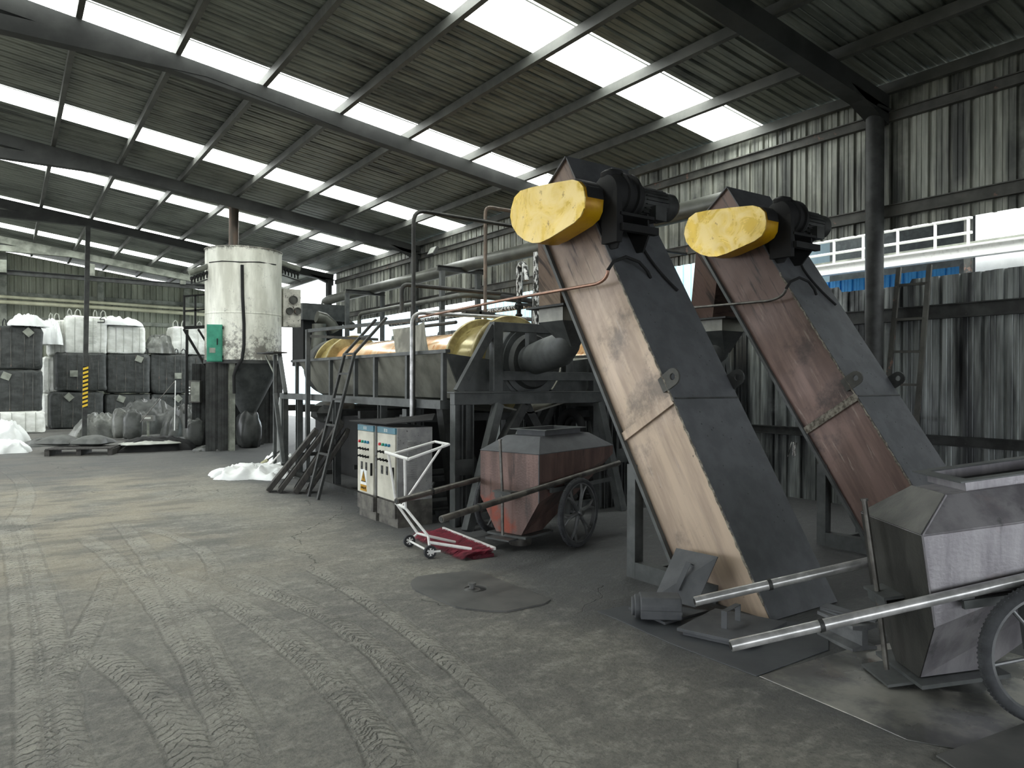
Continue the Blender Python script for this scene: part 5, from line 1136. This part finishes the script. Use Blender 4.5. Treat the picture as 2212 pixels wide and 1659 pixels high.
for i, (px0, px1, yt, yb, lb) in enumerate(((92, 168, 941, 973, 'left'), (166, 236, 940, 970, 'right'))):
    a, c = at_d(px0, yb, 15.75), at_d(px1, yb, 15.7); ctr = (a+c)/2; L_ = (c-a).length; b = MB(50); n = 22; top = []; dirx = (c-a).normalized(); diry = V((-dirx.y, dirx.x, 0))
    vs = []; fs = []
    for lay in (1, -1):
        for u in range(n+1):
            for v in range(n+1):
                s_, t_ = u/n*2-1, v/n*2-1; e_ = (max(0, 1-s_**2)*max(0, 1-t_**2))**.42; pin = 1-.10*(1-abs(s_*t_))
                hh = (.17 if lay > 0 else .055)*e_*(1+.1*noise.noise(V((s_*2, t_*2, i*4.)))); vs.append(V((ctr.x, ctr.y, .205))+dirx*(s_*L_/2*pin)+diry*(t_*.30*pin)+V((0, 0, lay*hh)))
    m_ = (n+1)**2
    for lay in range(2):
        for u in range(n):
            for v in range(n):
                k = lay*m_+u*(n+1)+v; fs.append((k, k+1, k+n+2, k+n+1) if lay else (k, k+n+1, k+n+2, k+1))
    b.add(vs, fs); obj('sack', b, mat('coal_sack', (78, 80, 76), (58, 60, 58), .5, 0, 4.) if i == 0 else bpy.data.materials['coal_sack'], label='filled dark sack lying on the pallet, %s one' % lb, cat='sack', group='filled sacks on the pallet')
root = thing('pallet', at_z(172, 985, 0), 'low dark wooden pallet under the two filled sacks', 'pallet')
a, c = at_z(98, 986, 0), at_z(240, 983, 0); dx_ = (c-a).normalized(); dy_ = V((-dx_.y, dx_.x, 0))
for k in range(5):
    b = MB(); b.beam(a+dy_*(.03+.17*k)+V((0, 0, .14)), c+dy_*(.03+.17*k)+V((0, 0, .14)), .12, .022); obj('deck_board', b, M_['board'], root)
for k in range(3):
    b = MB(); p = a.lerp(c, .02+.48*k); b.beam(p+V((0, 0, .064)), p+dy_*.76+V((0, 0, .064)), .09, .125); obj('bearer', b, M_['board'], root)
# scale, rods, electric box, ring
p = at_z(318, 965, 0); c = at_d(320, 905, 18.8); root = thing('platform_scale', (c.x, c.y, 0), 'platform scale with a grey display on a short post', 'weighing scale')
b = MB(); b.beam((c.x, c.y, 0), (c.x, c.y, c.z), .05, .05); obj('scale_post', b, M_['beam_pale'], root)
b = MB(); R = Matrix.Rotation(-.6, 3, 'Z'); b.box((c.x, c.y-.05, c.z+.02), (.30, .12, .14), R); ds = obj('display_box', b, M_['girt'], root)
b = MB(); b.box(V((c.x, c.y-.05, c.z+.03))+R @ V((0, -.062, 0)), (.18, .006, .05), R); obj('display_window', b, M_['palebag'], ds)
b = MB(); b.b2((c.x-.3, c.y-.5, 0), (c.x+.3, c.y+.0, .06)); obj('scale_base', b, M_['steel'], root)
tubeobj('thin_rod', [at_d(377, 930, 18.5), at_d(379, 822, 18.5)], .012, M_['wpaint'], 'upright thin pale rod in front of the black bags', 'rod')
tubeobj('thin_rod', [at_d(379, 822, 18.5), at_d(303, 912, 18.5)], .010, M_['galv_dark'], 'slanting thin rod meeting the upright one at its top', 'rod')
c = at_d(423, 846, 17.2); root = thing('electric_box', (c.x, c.y, 0), 'pale grey electric box on a dark post beside the silo skirt', 'electrical box')
R = Matrix.Rotation(-.55, 3, 'Z')
b = MB(); b.box(c, (.26, .16, .52), R); bx = obj('box_body', b, M_['girt'], root, bevel=.008)
b = MB(); b.box(c+R @ V((.02, -.086, 0)), (.20, .012, .46), R); obj('box_door', b, M_['beam_pale'], bx)
b = MB()
for k in range(3): b.box(c+R @ V((-.112, -.084, .10-.07*k)), (.03, .012, .03), R)
obj('box_buttons', b, M_['wpaint'], bx)
b = MB(); b.beam((c.x+.02, c.y+.05, 0), (c.x+.02, c.y+.05, c.z-.2), .06, .06); obj('box_post', b, M_['black'], root)
c = at_d(464, 962, 16.6); b = MB(40); b.tube([c+RT*math.cos(a)*.12+V((0, 0, 1))*math.sin(a)*.10+FWD*math.sin(a)*.05 for a in [2*math.pi*i/24 for i in range(24)]], .014, 8, closed=True); obj('hoop', b, M_['girt'], label='small metal hoop propped against the silo skirt', cat='hoop')
# striped post
p0, p1 = V((at_y(182, 900, 22.1).x, 22.1, 0)), at_y(190, 478, 22.1)
root = thing('striped_post', p0, 'thin steel post at left with a yellow and black striped lower part', 'post')
b = MB(); b.beam(p0, V((p1.x, 22.1, zr(p1.x)-.4)), .11, .11, (0, 1, 0)); obj('post_shaft', b, M_['steel'], root)
dr = (V((p1.x, 22.1, zr(p1.x)-.4))-p0).normalized(); za, zb2 = at_y(184, 880, 22.1).z, at_y(185, 791, 22.1).z; n = 10
b = MB(); b.beam(p0+dr*za, p0+dr*zb2, .122, .122, (0, 1, 0)); sp_ = obj('stripe_sleeve', b, M_['black'], root)
b = MB(); hs = (zb2-za)/n
for k in range(n):
    z0 = za+hs*k; b.prism([V((p0.x+dr.x*z0-.061, 22.1-.063, z0)), V((p0.x+dr.x*z0+.061, 22.1-.063, z0+hs*.42)), V((p0.x+dr.x*z0+.061, 22.1-.063, z0+hs*.95)), V((p0.x+dr.x*z0-.061, 22.1-.063, z0+hs*.53))], (0, -.003, 0))
obj('yellow_stripes', b, mat('stripe_yellow', (226, 190, 50), None, .5), sp_)
# ties and pipes at the back
tubeobj('back_pipe', [V((-1, 30.9, 4.28)), V((3.0, 30.9, 4.25)), V((8.4, 30.9, 4.16))], .07, mat('cream_pipe', (206, 206, 178), (176, 176, 150), .5, 0, 2.), 'cream coloured pipe crossing in front of the back wall, lower one', 'pipe', 'cream pipes at the back wall')
tubeobj('back_pipe', [V((-1, 30.8, 4.45)), V((3.0, 30.8, 4.42)), V((8.4, 30.8, 4.34))], .055, bpy.data.materials['cream_pipe'], 'cream coloured pipe crossing in front of the back wall, upper one', 'pipe', 'cream pipes at the back wall')
b = MB(); b.ibeam((-1, 28.3, 5.0), (8.3, 28.3, 4.95), .14, .16, .014); obj('back_beam', b, M_['steel'], label='dark level beam below the pale rafter near the back wall', cat='roof beam')
for k, (px, py) in enumerate(((7, 575), (198, 583), (395, 602))):
    c = at_y(px, py, 28.2); b = MB(); b.b2((c.x-.09, 28.15, c.z-.2), (c.x+.09, 28.3, c.z+.2)); obj('hanging_box', b, M_['beam_pale'], label=['leftmost', 'middle', 'rightmost'][k]+' small pale box hanging from the dark beam near the back wall', cat='box', group='pale boxes hanging near the back wall')
# ================================================================ LADDER AND WALL DETAILS ON THE RIGHT
def rp(px, py, X): return at_x(px, py, X)
A = [rp(1902, 800, 8.3), rp(1945, 578, 8.62)]; B_ = [rp(1976, 900, 8.3), rp(2008, 572, 8.62)]
A = [V((8.05, rp(1892, 830, 8.05).y, 0)), rp(1942, 580, 8.62)]; B_ = [V((8.05, A[0].y-.36, 0)), rp(2008, 574, 8.62)]
ladder('ladder', 'rusty dark ladder leaning on the stained fence sheets at right', A, B_, (.12, .26, .40, .53, .66, .79, .93), M_['girt'])
b = MB(40); b.tube([V((5.9, 7.2, .95))+V((math.cos(t)*.0, math.cos(t)*.22, math.sin(t)*.22)) for t in [2*math.pi*i/28 for i in range(28)]], .05, 10, closed=True); b.tube([V((5.95, 7.2, .95))+V((0, math.cos(t)*.14, math.sin(t)*.14)) for t in [2*math.pi*i/28 for i in range(28)]], .04, 10, closed=True)
obj('hose_coil', b, M_['black'], label='coiled black hose in the dark between the two elevators', cat='hose')
# ================================================================ OUTSIDE THE OPENING
M_['pale_blue'] = sheet_mat('pale_blue_cladding', (206, 232, 240), (190, 220, 232), (200, 220, 226), 'z', 3., .6, .9, .5)
M_['blue'] = mat('bright_blue_sheet', (52, 150, 214), (44, 134, 200), .5)
b = MB(); b.add(*wallsheet('x', 12.2, 9.3, 19.2, 0, 5.6)); b.b2((12.25, 9.3, 0), (15, 19.2, 5.6)); obj('outside_building', b, M_['pale_blue'], label='pale blue clad building outside behind the wall opening', cat='building', group='buildings outside')
b = MB(); b.b2((12.3, -4, 0), (16, 5.2, 7.5)); obj('outside_building', b, M_['white'], label='bright white building outside at the right edge of the opening', cat='building', group='buildings outside')
b = MB(); b.b2((17, 36, 0), (26, 52, 5.2)); obj('outside_building', b, M_['pale_blue'], label='pale blue building far outside seen between the silo and the drum', cat='building', group='buildings outside')
root = thing('outdoor_gantry', (11.6, 4.5, 0), 'white outdoor gantry walkway with railings seen through the opening', 'gantry')
zz = 3.42
b = MB(); b.ibeam((11.2, -3, zz), (11.2, 7.6, zz), .14, .18, .03); obj('deck_beam', b, M_['wpaint'], root)
b = MB(); b.b2((11.25, -3, zz+.1), (12.1, 7.6, zz+.14)); obj('deck', b, M_['beam_pale'], root)
for z in (zz+.27, zz+.48):
    b = MB(30); b.tube([(11.25, 4.8, z), (11.25, 7.6, z)], .022, 8); obj('handrail', b, M_['wpaint'], root)
for y in (4.85, 5.3, 5.85, 6.4, 6.9, 7.4, 7.58):
    b = MB(30); b.tube([(11.25, y, zz+.1), (11.25, y, zz+.5)], .022, 8); obj('rail_post', b, M_['wpaint'], root)
for y in (-2.5, 7.3):
    b = MB(); b.ibeam((11.2, y, -.05), (11.2, y, zz-.09), .14, .14, .02, (0, 1, 0)); obj('gantry_leg', b, M_['wpaint'], root)
root = thing('outdoor_shed', (16, 4, 0), 'dark open shed with roof trusses outside beyond the gantry', 'shed')
b = MB(); b.b2((16.5, 5.3, 0), (16.7, 12, 6)); obj('shed_wall', b, M_['steel'], root)
b = MB(); b.prism([(12.8, 5.4, 5.4), (16.5, 5.4, 6.1), (16.5, 5.4, 6.15), (12.8, 5.4, 5.45)], (0, 3.6, 0)); obj('shed_roof', b, M_['steel2'], root)
for y in (5.6, 7.2, 8.8):
    b = MB(); b.beam((13, y, 4.9), (16.5, y, 5.2), .08, .08); b.beam((13, y, 4.9), (14.6, y, 5.7), .06, .06); b.beam((14.6, y, 5.7), (16.4, y, 5.2), .06, .06); b.beam((13, y, 0), (13, y, 5.4), .1, .1); obj('shed_truss', b, M_['girt'], root)
b = MB(); b.add(*wallsheet('x', 12.0, 5.3, 9.0, 0, 3.34)); obj('blue_cladding', b, M_['blue'], label='bright blue cladding strip outside just above the fence top', cat='cladding')

b = MB(); c = at_x(1716, 955, 6.36); rr = random.Random(2)
for k in range(7):
    a = c+V((0, rr.uniform(-.03, .03), 0)); q = a+V((-.01, rr.uniform(-.04, .04), -.13-rr.random()*.03)); b.beam(a, q, .003, .014, (1, 0, 0))
obj('foil_tassel', b, M_['foil'], label='little silver foil tassel tied to the edge of the brown elevator', cat='foil tassel')
